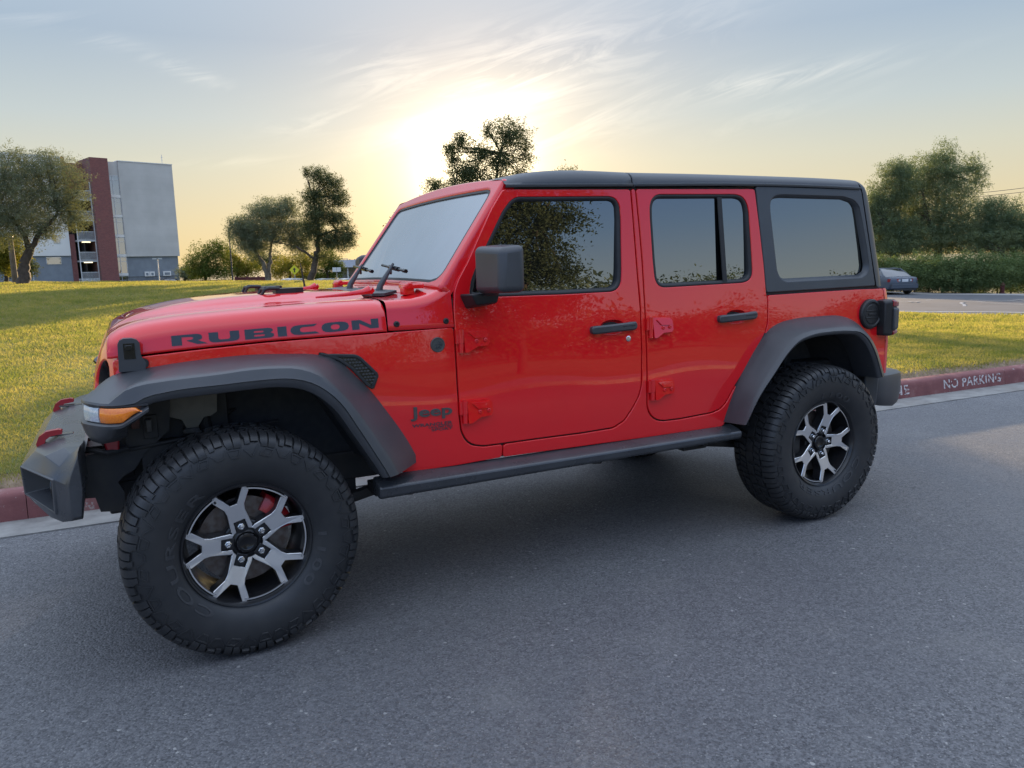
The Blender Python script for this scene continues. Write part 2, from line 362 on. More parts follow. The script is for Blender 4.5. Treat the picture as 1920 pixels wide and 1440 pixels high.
# ================================================================ the red off-road car
suv=empty('off_road_car'); tag(suv,'red four-door off-road car with black hard top and big knobbly tyres, parked by the kerb','car')
_wz=interp([0.45,0.52,0.60,0.70,0.80,0.95,1.13,1.26,1.78,1.95],[.775,.787,.794,.797,.797,.791,.780,.770,.7295,.716])
def taper(x):
    u=np.clip((.9-x)/1.3,0,1.15); return .185*u**1.3
def W(x,z): return float(_wz(z)-taper(x)+.0006*math.sin(7*x+2*z)*math.sin(9*z+1.3))
def S(x,z,d=0.): return (float(x),-(W(x,z)-d),float(z))
def Soff(off):
    return lambda x,z,d=0.: (float(x),-(W(x,z)-off-d),float(z))
mirror_list=[]
def both(o): mirror_list.append(o); return o
P=M_['paint']; PL=M_['plastic']; TR=M_['trim']; UN=M_['under']
fdoor=[(1.187,1.758),(1.124,1.671),(1.064,1.566),(.999,1.45),(.948,1.373),(.928,1.326),(.921,1.252),(.92,1.176),(.921,1.119),(.92,.93),(.922,.8),(.927,.729),(.948,.686),(.977,.663),(1.028,.651),(1.123,.65),(1.277,.65),(1.55,.648),(1.713,.652),(1.774,.68),(1.821,.734),(1.859,.791),(1.875,.84),(1.883,1.001),(1.884,1.155),(1.885,1.199),(1.875,1.392),(1.866,1.614),(1.858,1.772)]
fwin=[(1.252,1.727),(1.744,1.738),(1.775,1.727),(1.794,1.697),(1.797,1.635),(1.788,1.394),(1.782,1.337),(1.762,1.308),(1.729,1.296),(1.47,1.294),(1.15,1.297),(1.02,1.298),(.997,1.315),(1.01,1.373),(1.037,1.429),(1.087,1.512),(1.133,1.589),(1.179,1.665),(1.219,1.71)]
rdoor=[(1.893,1.774),(1.907,1.58),(1.914,1.434),(1.917,1.261),(1.919,1.128),(1.918,.934),(1.914,.737),(1.929,.696),(1.962,.665),(2.007,.652),(2.115,.65),(2.322,.659),(2.375,.672),(2.41,.699),(2.462,.771),(2.6,.935),(2.683,1.042),(2.703,1.097),(2.707,1.22),(2.701,1.25),(2.69,1.396),(2.673,1.551),(2.646,1.769),(2.641,1.79)]
rwin=[(2.027,1.752),(2.513,1.761),(2.558,1.751),(2.586,1.721),(2.598,1.674),(2.606,1.508),(2.61,1.377),(2.605,1.342),(2.58,1.319),(2.539,1.311),(2.055,1.305),(2.019,1.307),(1.994,1.322),(1.98,1.352),(1.974,1.433),(1.967,1.636),(1.968,1.692),(1.979,1.725),(2.001,1.745)]
quarter=[(2.650,1.806),(2.676,1.551),(2.693,1.396),(2.704,1.255),(3.548,1.262),(3.447,1.80),(3.426,1.806)]
qwin=[(2.75,1.72),(2.765,1.745),(2.79,1.759),(2.833,1.764),(3.303,1.762),(3.385,1.744),(3.423,1.713),(3.442,1.649),(3.48,1.475),(3.497,1.375),(3.481,1.335),(3.433,1.313),(2.846,1.308),(2.808,1.326),(2.786,1.369),(2.776,1.457),(2.750,1.68)]
def elli(cx,cz,a,b,n=28,e=2.0):
    o=[]
    for k in range(n):
        t=2*math.pi*k/n; c,s=math.cos(t),math.sin(t)
        o.append((cx+a*math.copysign(abs(c)**(2/e),c),cz+b*math.copysign(abs(s)**(2/e),s)))
    return o
def bowl(name,cx,cz,a,b,depth,parent,m):
    mb=MB(); rings=[]
    for k,(f,d) in enumerate(((1.0,.0015),(.93,.010),(.80,.62*depth),(.5,.95*depth),(.05,depth))):
        rings.append([S(x,z,d) for x,z in elli(cx,cz,a*f,b*f,28,2.4)])
    mb.loft(rings,True); return mb.build(name,m,parent,sharp=80)
def glasspane(name,loop,parent,m,tilt=.012,z0=1.30,z1=1.75,base=.016,grow=.012):
    """flat pane, set a little deeper at the sill than at the head"""
    yb=-(W(2.0,z0)-base-tilt); yt=-(W(2.0,z1)-base)
    fn=lambda x,z,d=0.: (float(x),float(lerp(yb,yt,(z-z0)/(z1-z0))+d),float(z))
    l=inset(np.array(ccw(sm(loop))),-grow)
    return panel(name,l,fn,m,parent,raw=True,thick=.004,edge=.001,grid=.12)
def seal(name,loop,parent,width=.021,dep=.006):
    l=np.array(ccw(sm(loop))); out=inset(l,-.002); inn=inset(l,width)
    V=[];F=[];n=len(l)
    levels=[(inset(l,-.003),.012),(inset(l,.0005),dep-.002),(inset(l,.005),dep-.004),(inset(l,width-.007),dep-.001),(inset(l,width-.001),dep+.006),(inset(l,width),dep+.030)]
    for lp,d in levels: V+=[S(q[0],q[1],d) for q in lp]
    for k in range(len(levels)-1):
        for i in range(n): F.append((k*n+i,k*n+(i+1)%n,(k+1)*n+(i+1)%n,(k+1)*n+i))
    return mobj(name,V,F,TR if parent else TR,parent)
# ---- doors
def handle(cx,cz,parent):
    x0,x1=cx-.128,cx+.128; mb=MB(); rings=[]
    for t in (1-np.cos(np.linspace(0,np.pi,25)))/2:
        x=lerp(x0,x1,t); e=max(.0,1-abs(2*t-1)**26)**.5*.86+.14
        hh=lerp(.0185,.0195,t)*e+.0008; out=.034*(1-.35*abs(2*t-1)**3)
        if .18<t<.84: inn=.016
        else: inn=-.004
        z=cz+(t-.5)*.010; ring=[]
        for (ay,az) in ((1,-.62),(1,.62),(.80,1),(inn/out,.92),(inn/out,-.92),(.80,-1)):
            ring.append((x,-(W(x,z)+out*ay),z+hh*az))
        rings.append(ring)
    mb.loft(rings,True,0,True)
    # raised grip line on the button end
    mb.hexa([(cx+.035,-(W(cx,cz)+.034),cz+.003),(cx+.112,-(W(cx,cz)+.030),cz+.006),(cx+.112,-(W(cx,cz)+.026),cz+.006),(cx+.035,-(W(cx,cz)+.028),cz+.003),(cx+.035,-(W(cx,cz)+.0365),cz+.009),(cx+.112,-(W(cx,cz)+.0325),cz+.012),(cx+.112,-(W(cx,cz)+.026),cz+.012),(cx+.035,-(W(cx,cz)+.028),cz+.009)])
    return mb.build('door_handle',M_['plastic'],parent,sharp=30,bevel=.003)
def hinge(x,zc,parent):
    mb=MB(); fn=lambda a,b,d: (a,-(W(a,b)+d),b)
    leaf=[(x+.030,zc+.048),(x+.030,zc-.050),(x+.046,zc-.050),(x+.090,zc-.028),(x+.140,zc-.026),(x+.150,zc-.012),(x+.150,zc+.026),(x+.138,zc+.042),(x+.070,zc+.046)]
    f2=lambda a,b,d: (a,-(W(a,b)+(d if d<0 else d-.11*(b-zc)-.03*(a-x))),b)
    mb.prism(leaf,f2,-.004,.019)
    rib=[(x+.050,zc+.036),(x+.078,zc+.010),(x+.140,zc+.008),(x+.143,zc+.020),(x+.136,zc+.034),(x+.070,zc+.038)]
    mb.prism(rib,f2,.012,.0245)
    o=mb.build('door_hinge',P,parent,bevel=.0030,seg=2)
    kb=MB(); y=-(W(x,zc)+.010)
    kb.lathe([(-.050,.001),(-.050,.0115),(-.012,.0115),(-.012,.0095),(-.009,.0095),(-.009,.0125),(.050,.0125),(.050,.001)],'z',14,(x+.018,y,zc))
    kb.box((x+.004,y+.006,zc+.018),(.02,.018,.058))
    kb.build('hinge_knuckle',P,o)
    for bx,bz in ((.086,-.004),(.128,-.001)):
        b=MB(); b.lathe([(0,.0085),(-.004,.0085),(-.0055,.006),(-.0055,.0045),(-.003,.004),(-.003,.0005)],'y',14,(x+bx,-(W(x,zc)+.0165),zc+bz)); b.build('hinge_bolt',P,o)
    return o
hole_f=elli(1.722,1.130,.066,.033,28,2.4); hole_r=elli(2.488,1.140,.066,.033,28,2.4)
d1=both(panel('front_door',fdoor,S,P,suv,[fwin,hole_f]))
bowl('handle_recess',1.722,1.130,.066,.033,.028,d1,P); handle(1.722,1.128,d1)
hinge(.922,1.118,d1); hinge(.922,.812,d1)
seal('window_seal',fwin,d1); glasspane('window_glass',fwin,d1,M_['glass'])
lk=MB(); lk.lathe([(.004,.0135),(-.003,.0135),(-.0045,.011),(-.0045,.004),(-.003,.0035),(-.003,.0004)],'y',20,(1.809,-W(1.809,1.071),1.071)); lk.build('door_lock',M_['chrome'],d1)
d2=both(panel('rear_door',rdoor,S,P,suv,[rwin,hole_r]))
bowl('handle_recess',2.488,1.140,.066,.033,.028,d2,P); handle(2.488,1.139,d2)
hinge(1.918,1.116,d2); hinge(1.918,.812,d2)
seal('window_seal',rwin,d2); glasspane('window_glass',rwin,d2,M_['glass'])
db=MB(); db.loft([[S(2.392,1.745,.006),S(2.394,1.745,.002),S(2.420,1.745,.002),S(2.422,1.745,.006),S(2.422,1.745,.02)],[S(2.410,1.315,.006),S(2.412,1.315,.002),S(2.438,1.315,.002),S(2.440,1.315,.006),S(2.440,1.315,.02)]]); db.build('window_divider',TR,d2)
# ---- fixed red sheet metal
fend=[(-.385,1.118),(-.278,1.127),(-.06,1.143),(.157,1.155),(.40,1.163),(.625,1.169),(.913,1.176),(.914,1.119),(.913,.93),(.915,.8),(.920,.727),(.941,.682),(.973,.657),(1.028,.644),(1.121,.643),(1.117,.585),(.90,.578),(.66,.575),(.60,.60),(.56,.66),(.50,.72),(.43,.85),(.37,.945),(.31,1.0),(.25,1.03),(0,1.035),(-.22,1.025),(-.385,1.01)]
both(panel('fender_panel',fend,S,P,suv))
side=[(1.127,.643),(1.277,.643),(1.55,.641),(1.716,.645),(1.779,.674),(1.827,.730),(1.866,.789),(1.882,.84),(1.890,1.0),(1.891,1.155),(1.892,1.2),(1.882,1.392),(1.873,1.614),(1.866,1.772),(1.886,1.774),(1.900,1.58),(1.907,1.434),(1.910,1.261),(1.912,1.128),(1.911,.934),(1.907,.736),(1.922,.692),(1.958,.659),(2.007,.645),(2.115,.643),(2.322,.652),(2.379,.665),(2.416,.694),(2.468,.767),(2.606,.931),(2.690,1.039),(2.710,1.096),(2.714,1.240),(3.00,1.243),(3.40,1.246),(3.612,1.243),(3.62,1.185),(3.627,.937),(3.617,.76),(3.60,.70),(3.52,.70),(3.47,.80),(3.40,.92),(3.32,1.03),(3.2,1.06),(3.0,1.07),(2.86,1.06),(2.74,1.0),(2.62,.88),(2.5,.73),(2.42,.60),(2.40,.574),(1.9,.576),(1.123,.585)]
bs=both(panel('body_side',side,S,P,suv))
cz=interp([.60,.66,.74,.82,.87,.925],[1.298,1.300,1.304,1.318,1.338,1.372]); ci=interp([.60,.74,.82,.925],[1.308,1.312,1.335,1.375])
mb=MB(); rings=[]
for x in np.linspace(.634,.916,12):
    zt=float(cz(x)); w0=W(x,1.18); ring=[(x,-(w0-.014),1.176),(x,-(w0-.003),1.1765),(x,-w0,1.180)]
    for z in np.linspace(1.20,zt-.045,4): ring.append((x,-(W(x,z)-.10*(z-1.18)),z))
    wt=W(x,zt-.045)-.10*(zt-.045-1.18)
    for a in np.linspace(12,90,6)[0:]: ring.append((x,-(wt-.045*(1-math.cos(R(a)))),zt-.045+.045*math.sin(R(a))))
    ring.append((x,-(wt-.09),zt+.003)); ring.append((x,-.52,float(ci(x)))); ring.append((x,0,float(ci(x))+.006)); rings.append(ring)
mb.loft(rings); both(mb.build('cowl_panel',P,suv,sharp=60))
mb=MB()
mb.loft([[S(2.69,.56,.06),S(2.69,1.24,.03)],[S(.64,.56,.06),S(.64,1.30,.06)]])
# ---- dark inner shell behind the panel gaps (with the window openings left free)
shell=[(.66,.60),(.66,1.22),(.90,1.27),(.945,1.32),(1.20,1.768),(2.62,1.80),(3.44,1.79),(3.60,1.24),(3.60,.74),(3.42,.92),(3.30,1.04),(2.86,1.06),(2.62,.90),(2.40,.60)]
both(panel('inner_shell',shell,Soff(.019),M_['under'],suv,[[(x,z) for x,z in inset(np.array(ccw(sm(h,.03))),.004)] for h in (fwin,rwin,qwin)],thick=.03,edge=.001,grid=.10,step=.03))
# ---- bonnet
hz=interp([-.42,-.389,-.278,-.06,.157,.40,.64],[1.121,1.124,1.134,1.149,1.161,1.168,1.175])
sh=interp([-.42,-.40,-.36,-.30,-.20,0,.18,.40,.64],[1.185,1.200,1.226,1.246,1.262,1.279,1.289,1.297,1.303])
bul=interp([-.42,-.36,-.25,-.05,.2,.45,.64],[.0,.004,.016,.030,.034,.030,.020])
def HW(x): return W(x,float(hz(x)))-.002
def HS(x,z,d=0.): return (float(x),-(HW(x)-.20*(z-float(hz(x)))-d),float(z))
mb=MB(); rings=[]
xs=list(np.linspace(-.385,.625,34))
for x in xs:
    z0,z1=float(hz(x)),float(sh(x)); r=min(.072,(z1-z0)*.62); ring=[HS(x,z0+.002,.014),HS(x,z0,.003),HS(x,z0+.003,0)]
    zc=z1-r
    for z in np.linspace(z0+.010,zc,4): ring.append(HS(x,z))
    yw=HW(x)-.20*(zc-z0)
    for a in np.linspace(14,86,6): ring.append((x,-(yw-r*1.5*(1-math.cos(R(a)))),zc+r*math.sin(R(a))))
    yi=yw-r*1.5; b=float(bul(x))
    for t,h in ((.10,.0),(.22,.001),(.30,.004),(.36,.35),(.42,.85),(.50,1.0),(.75,1.06),(1.0,1.08)):
        ring.append((x,-yi*(1-t),z1+.003+(.004 if t>.3 else .003*t)+b*(h if h>.01 else 0)))
    rings.append(ring)
front=[(lerp(q[0],q[0]-.012,1),q[1]*.992,q[2]-(.012 if q[2]>1.15 else 0)) for q in rings[0]]
front2=[(q[0]-.016,q[1]*.985,q[2]-(.032 if q[2]>1.16 else 0)) for q in rings[0]]
back=[(q[0]+.004,q[1],q[2]-.003) for q in rings[-1]]; back2=[(q[0]+.004,q[1]*.99,q[2]-.02) for q in rings[-1]]
mb.loft([front2,front]+rings+[back,back2])
n=len(mb.v); b=len(mb.f)
mb.add([(x,-y,z) for x,y,z in mb.v],[f[::-1] for f in mb.f])
hood=mb.build('bonnet',P,suv,sharp=70)
bm=bmesh.new(); bm.from_mesh(hood.data); bmesh.ops.remove_doubles(bm,verts=bm.verts,dist=1e-4); bmesh.ops.recalc_face_normals(bm,faces=bm.faces); bm.to_mesh(hood.data); bm.free()
# letters on the bonnet side, laid out in a 64 x 22 box each
LET={'R':([(0,0),(0,22),(44,22),(51,20.5),(54,17),(54,12),(51,9.3),(46,8.3),(63,0),(45,0),(27,8.6),(27,10),(35,10.4),(38,12),(38,15),(35,16.6),(18,17),(18,0)],[]),
'U':([(0,22),(0,7),(2,3),(6,.8),(13,0),(42,0),(49,.8),(53,3),(55,7),(55,22),(38,22),(38,8),(35,5.3),(20,5.3),(17,8),(17,22)],[]),
'B':([(0,0),(0,22),(43,22),(49,21),(52,18.5),(52,14.5),(47,11.6),(53,8.8),(54,4.5),(51,1.2),(45,0)],[[(17,4.8),(17,8.8),(35,8.8),(37.5,6.8),(35,4.8)],[(17,13.2),(17,17.2),(33,17.2),(35.5,15.2),(33,13.2)]]),
'I':([(0,0),(0,22),(17,22),(17,0)],[]),
'C':([(52,22),(16,22),(7,20.6),(2,17),(0,11),(2,5),(7,1.4),(16,0),(55,0),(48,5),(24,5),(19.5,7),(18,11),(19.5,15),(24,17),(46,17)],[]),
'O':([(16,0),(7,1.4),(2,5),(0,11),(2,17),(7,20.6),(16,22),(38,22),(47,20.6),(52,17),(54,11),(52,5),(47,1.4),(38,0)],[[(24,5),(19.5,7),(18,11),(19.5,15),(24,17),(30,17),(34.5,15),(36,11),(34.5,7),(30,5)]]),
'N':([(0,0),(0,22),(17,22),(39,8),(39,22),(54,22),(54,0),(37,0),(15,14),(15,0)],[])}
def word(word,xa,xb,zfa,zfb,h0,h1):
    """place the word so that its letters run from xa to xb along the bonnet"""
    adv={'R':66,'U':65,'B':61,'I':24,'C':60,'O':60,'N':54}; tot=sum(adv[c] for c in word); out=[]; p=0
    for c in word:
        o,hs=LET[c]
        def mp(l,p=p): return [(lerp(xa,xb,(p+a)/tot), lerp(zfa,zfb,(p+a)/tot)+b/22*lerp(h0,h1,(p+a)/tot)) for a,b in l]
        out.append((mp(o),[mp(h) for h in hs])); p+=adv[c]
    return out
decal('bonnet_lettering',word('RUBICON',-.179,.597,1.160,1.1925,.0385,.0375),HS,M_['decal'],hood)
# bonnet catch, vents, tie-down loops
def latch():
    mb=MB(); x0=-.318; zc=1.135
    fn=lambda a,b,d:(a,-(HW(x0)-.012+d),b)
    mb.prism([(x0-.048,zc-.058),(x0+.040,zc-.058),(x0+.046,zc-.030),(x0+.034,zc-.010),(x0+.030,zc+.0),(x0+.030,zc+.046),(x0+.020,zc+.058),(x0+.004,zc+.064),(x0-.024,zc+.064),(x0-.038,zc+.056),(x0-.044,zc+.044)],fn,-.01,.040)
    o=mb.build('bonnet_catch',PL,suv,bevel=.009,seg=3)
    m2=MB(); m2.prism([(x0-.026,zc-.012),(x0+.012,zc-.012),(x0+.012,zc+.046),(x0-.026,zc+.046)],fn,.034,.042); m2.box((x0-.009,-(HW(x0)-.012+.05),zc+.030),(.024,.012,.020)); m2.build('catch_strap',M_['gloss'],o,bevel=.002)
    m3=MB(); m3.lathe([(0,.001),(-.006,.019),(-.010,.018),(-.010,.001)],'y',18,(x0+.036,-(HW(x0)-.012+.028),zc-.032)); m3.build('catch_pivot',TR,o)
    return o
both(latch())
for s in (-1,1):
    y=.255*s
    def tp(a,b,d): return (a,y+b,float(sh(a))+.004+float(bul(a))*1.03+d)
    mb=MB(); mb.prism([(.275,-.050),(.36,-.058),(.395,-.040),(.400,.0),(.395,.040),(.36,.058),(.275,.050)],tp,-.004,.022)
    o=mb.build('bonnet_vent',M_['trim'],hood,bevel=.006)
    m2=MB(); z=tp(.25,0,0)[2]
    for yy in (-.046,.046): m2.tube([(.212,y+yy,z-.004),(.226,y+yy,z+.020),(.245,y+yy,z+.026),(.290,y+yy,z+.024)],[.006,.007,.008,.008],8)
    m2.tube([(.228,y-.046,z+.022),(.228,y+.046,z+.022)],.007,8); m2.build('vent_scoop',M_['trim'],o)
# ---- cowl top: wiper plate, arms, hinge ends, aerial
mb=MB()
mb.prism([(.65,-.49),(.70,-.51),(.765,-.49),(.765,.49),(.70,.51),(.65,.49)],lambda a,b,d:(a,b,float(ci(a))+d+.004),.0,.012)
for k in range(24): mb.box((.672,-.46+k*.04,1.322),(.034,.012,.006))
mb.build('cowl_grille',M_['plastic'],suv,bevel=.004)
def wiper(y):
    mb=MB(); mb.tube([(.735,y,1.325),(.742,y,1.352),(.80,y+.012,1.430),(.815,y+.015,1.452)],[.017,.015,.008,.006],10)
    o=mb.build('wiper',PL,suv)
    m2=MB(); a=Vector((.812,y-.17,1.416)); b=Vector((.832,y+.24,1.446))
    for t0,t1,w,h in ((0,1,.011,.007),(.10,.95,.018,.006),(.30,.66,.026,.012),(.0,.08,.016,.010)):
        p,q=a.lerp(b,t0),a.lerp(b,t1); m2.tube([p,q],[h,h],6)
    m2.tube([a.lerp(b,.62),a.lerp(b,.66)+Vector((.004,0,-.03)),a.lerp(b,.86)+Vector((.006,0,-.032)),a.lerp(b,.93)+Vector((-.006,0,-.060))],.006,6)
    m2.build('wiper_blade',M_['gloss'],o)
wiper(-.32); wiper(.20)
for s in (-1,1):
    mb=MB(); mb.tube([(.40,s*.505,1.317),(.52,s*.515,1.324),(.60,s*.52,1.333),(.632,s*.525,1.342)],[.004,.008,.012,.019],10); mb.tube([(.632,s*.525,1.342),(.645,s*.525,1.330)],[.019,.012],10); mb.build('bonnet_hinge',P,suv)
    mb=MB(); mb.box((.80,s*.585,1.352),(.085,.10,.020)); mb.lathe([(-.06,.014),(.06,.014)],'y',12,(.775,s*.585,1.356),cap=True); mb.box((.775,s*.60,1.335),(.05,.05,.04)); mb.build('windscreen_hinge',P,suv,bevel=.005)
mb=MB(); mb.tube([(.60,.66,1.29),(.602,.662,1.33),(.585,.662,1.47)],[.012,.006,.0025],8); mb.build('aerial',M_['trim'],suv)
# ---- windscreen frame on its raked plane
P0=Vector((.845,0,1.352)); P1=Vector((1.192,0,1.822)); UP=(P1-P0).normalized(); NRM=Vector((-UP.z,0,UP.x)); LEN=(P1-P0).length
def WS(a,s,d=0.):   # a = y, s along the slope
    q=P0+UP*s-NRM*(d+.10*a*a*.35); return (q.x,a,q.z)
def edgeW(s): q=P0+UP*s; return W(q.x+.04,q.z)-.012
fo=[(-edgeW(t),t) for t in np.linspace(0,LEN,9)]; fo=fo+[(a,LEN+.024*(1-(a/.68)**2)) for a in np.linspace(-.62,.62,15)]+[(-a,t) for a,t in fo[::-1]]
gs0,gs1=.035,.528
go=[(-.60,gs0),(-.66,gs0+.015),(-.685,gs0+.05),(-.672,gs0+.20),(-.655,gs1-.05),(-.642,gs1-.012),(-.60,gs1),(.60,gs1),(.642,gs1-.012),(.655,gs1-.05),(.672,gs0+.20),(.685,gs0+.05),(.66,gs0+.015),(.60,gs0)]
wsf=panel('windscreen_frame',fo,WS,P,suv,[go],thick=.062,edge=.016,flip=True,grid=.06)
gl=inset(np.array(ccw(sm(go))),-.004)
panel('windscreen_glass',gl,lambda a,s,d=0.:WS(a,s,d+.012),M_['wsglass'],wsf,raw=True,thick=.005,edge=.001,flip=True,grid=.08)
band=[(-.655,gs0),(.655,gs0),(.66,gs0+.035),(-.66,gs0+.035)]
panel('windscreen_rim',gl,lambda a,s,d=0.:WS(a,s,d+.006),TR,wsf,[inset(np.array(ccw(sm(go))),.010)],raw=True,thick=.012,edge=.001,flip=True,grid=.08)
# ---- hard top
zr=interp([1.19,1.88,2.62,3.43,3.5],[1.768,1.788,1.8065,1.8045,1.803]); zt=interp([1.19,1.24,1.33,1.39,1.95,2.7,3.3,3.45],[1.806,1.821,1.841,1.849,1.861,1.868,1.867,1.864])
def roof(name,xs,cap0=None,cap1=None):
    mb=MB(); rings=[]
    for x in xs:
        a,b=float(zr(x)),float(zt(x)); w=W(2.0,a)+.004; h=b-a; kc=float(np.clip((x-1.19)/.35,0,1))
        rings.append([(x,-w+.030,a-.002),(x,-w-.003,a-.002),(x,-w-.006,a+.004),(x,-w-.005,a+.010),(x,-w+.008,a+.014),(x,-w+.010,a+h*.38),(x,-w+.020,a+h*.62),(x,-w+.040,a+h*.84),(x,-w+.070,a+h*.955),(x,-w+.11,b),(x,-.40,b+.012*kc),(x,0,b+.018*kc)])
    if cap0: rings=[[(q[0]+cap0,q[1]*.995 if i else q[1],q[2]-.006) for i,q in enumerate(rings[0])]]+rings
    if cap1: rings=rings+[[(q[0]+cap1,q[1]*.995,q[2]-.006) for q in rings[-1]]]
    mb.loft(rings); mb.add([(x,-y,z) for x,y,z in mb.v],[f[::-1] for f in mb.f])
    o=mb.build(name,M_['hardtop'],suv,sharp=60)
    bm=bmesh.new(); bm.from_mesh(o.data); bmesh.ops.remove_doubles(bm,verts=bm.verts,dist=1e-4); bmesh.ops.recalc_face_normals(bm,faces=bm.faces)
    bm.to_mesh(o.data); bm.free(); return o
roof('roof_panel',list(np.linspace(1.196,1.30,8))+list(np.linspace(1.34,1.869,10)),.0,.003)
ht=roof('hard_top',list(np.linspace(1.880,3.36,22))+[3.40,3.43],-.003)
# rear edge of the roof, the rear corners and the tailgate glass
def xr(z): return float(np.interp(z,[1.25,1.36,1.58,1.76,1.79,1.815,1.835,1.85,1.862,1.872],[3.640,3.628,3.588,3.545,3.532,3.516,3.496,3.472,3.445,3.41]))
def xs_(z): return float(np.interp(z,[1.258,1.79,1.81,1.83,1.85,1.87],[3.556,3.452,3.444,3.438,3.432,3.43]))
mb=MB(); rings=[]
for z in list(np.linspace(1.258,1.78,10))+[1.80,1.815,1.83,1.845,1.856,1.864]:
    a=float(zr(3.43)); 
    if z<=a: w=W(2.,z)
    else:
        h=float(zt(3.43))-a; w=W(2.0,a)+.004-float(np.interp((z-a)/h,[0,.38,.62,.84,.955,1.0],[.0,.010,.020,.040,.070,.11]))
    x0,x1=xs_(z),xr(z); ring=[(x0,-w,z)]; dx=max(x1-x0,.012)
    for t in np.linspace(0,90,8): ring.append((x0+.006+(dx-.006)*math.sin(R(t)),-(w-.07*(1-math.cos(R(t)))),z))
    ring.append((x1+.006,-.40,z)); ring.append((x1+.008,0,z)); rings.append(ring)
mb.loft(rings); mb.add([(x,-y,z) for x,y,z in mb.v],[f[::-1] for f in mb.f])
o=mb.build('rear_corner',M_['hardtop'],ht,sharp=70)
qp=both(panel('quarter_panel',quarter,S,M_['hardtop'],suv,[qwin],edge=.005))
l=np.array(ccw(sm(qwin))); V=[];F=[];n=len(l); lv=[(inset(l,-.001),.004),(inset(l,.004),.008),(inset(l,.011),.017),(inset(l,.016),.030)]
for lp,d in lv: V+=[S(q[0],q[1],d) for q in lp]
for k in range(3):
    for i in range(n): F.append((k*n+i,k*n+(i+1)%n,(k+1)*n+(i+1)%n,(k+1)*n+i))
mobj('window_reveal',V,F,M_['hardtop'],qp)
glasspane('quarter_glass',qwin,qp,M_['glass'],tilt=.010,base=.027,grow=-.008)
mb=MB(); mb.loft([[(3.652,-.56,1.30),(3.652,.56,1.30)],[(3.60,-.54,1.58),(3.60,.54,1.58)],[(3.562,-.52,1.75),(3.562,.52,1.75)]]); mb.build('rear_glass',M_['glass'],ht)
# ---- tub rear, tailgate
mb=MB(); rings=[]
for z in (.70,.76,.94,1.10,1.19,1.235,1.245):
    x0=float(np.interp(z,[.70,.76,.94,1.19,1.245],[3.605,3.617,3.629,3.623,3.612])); w=W(2.5,z)-(.004 if z>1.24 else 0)
    rings.append([(x0,-w,z)]+[(x0+.07*math.sin(R(t)),-(w-.07*(1-math.cos(R(t)))),z) for t in (20,40,60,80,90)]+[(x0+.078,-.5,z),(x0+.08,0,z)])
mb.loft(rings); mb.add([(x,-y,z) for x,y,z in mb.v],[f[::-1] for f in mb.f]); mb.build('tailgate',P,suv,sharp=70)
# ---- tail lamp, fuel door
def tail():
    mb=MB()
    def ring(x,y0,y1,z0,z1,c=.012): return [(x,y0,z0+c),(x,y0,z1-c),(x,y0+c,z1),(x,y1,z1),(x,y1,z0),(x,y0+c,z0)]
    mb.loft([ring(3.552,-.795,-.74,.985,1.168),ring(3.556,-.835,-.70,.978,1.176),ring(3.592,-.850,-.66,.974,1.182),ring(3.630,-.848,-.62,.976,1.183),ring(3.650,-.838,-.62,.984,1.176)],True,0,True)
    o=mb.build('tail_lamp',TR,suv,bevel=.005)
    m=MB(); m.loft([ring(3.600,-.855,-.66,1.142,1.180,.006),ring(3.655,-.846,-.62,1.140,1.174,.006),ring(3.672,-.832,-.62,1.144,1.170,.006)],True,0,True)
    m.loft([ring(3.610,-.855,-.66,.978,1.005,.006),ring(3.655,-.846,-.62,.986,1.010,.006),ring(3.672,-.832,-.62,.990,1.008,.006)],True,0,True)
    m.loft([ring(3.652,-.832,-.62,.984,1.176,.006),ring(3.668,-.822,-.62,.990,1.172,.006)],True,0,True)
    m.build('lamp_lens',M_['redlens'],o,bevel=.003)
    m=MB(); m.loft([ring(3.603,-.864,-.66,1.006,1.139,.01),ring(3.652,-.854,-.62,1.010,1.137,.01),ring(3.664,-.838,-.62,1.014,1.134,.01)],True,0,True); m.build('lamp_guard',PL,o,bevel=.006)
    return o
both(tail())
mb=MB(); c=(3.491,-(W(3.49,1.10)+.0),1.103)
mb.lathe([(.004,.086),(-.012,.086),(-.020,.080),(-.022,.070),(-.016,.064),(-.016,.056),(-.019,.052),(-.019,.0005)],'y',40,c)
o=mb.build('fuel_filler_cap',M_['trim'],suv,sharp=30)
m=MB()
for dz in (-.020,.020): m.box((c[0],c[1]-.0195,c[2]+dz),(.098,.006,.007))
m.box((c[0],c[1]-.020,c[2]),(.06,.006,.012)); m.box((c[0]+.084,c[1]-.012,c[2]-.004),(.022,.022,.030))
m.build('cap_rib',M_['trim'],o,bevel=.002)
# ---- badges, bolts, fender vent
for bx,bz in ((.670,1.203),(.882,1.205)):
    mb=MB(); y=-(W(bx,bz)-.10*(bz-1.18)); mb.lathe([(.004,.013),(-.004,.0125),(-.0065,.009),(-.0065,.0055),(-.003,.005),(-.003,.0005)],'y',18,(bx,y,bz)); both(mb.build('cowl_bolt',M_['trim'],suv))
def onS(sx,sz,ox,oz,slope=0.): return lambda a,b,h:(ox+a*sx,-(W(ox+a*sx,oz+b*sz)+h),oz+b*sz+slope*a*sx)
def text_part(name,s,x0,x1,z0,z1,m,h=.003,offset=.0,slope=0.,parent=suv,space=1.0):
    v,f=text_geo(s,1.0,offset,space); mn,mx=v.min(0),v.max(0); w=(v-mn)/(mx-mn); mb=MB()
    raise_text(mb,w,f,onS(x1-x0,z1-z0,x0,z0,slope),h); return mb.build(name,m,parent,smooth=False)
text_part('maker_badge','Jeep',.702,.884,.794,.853,M_['badge'],.005,.020)
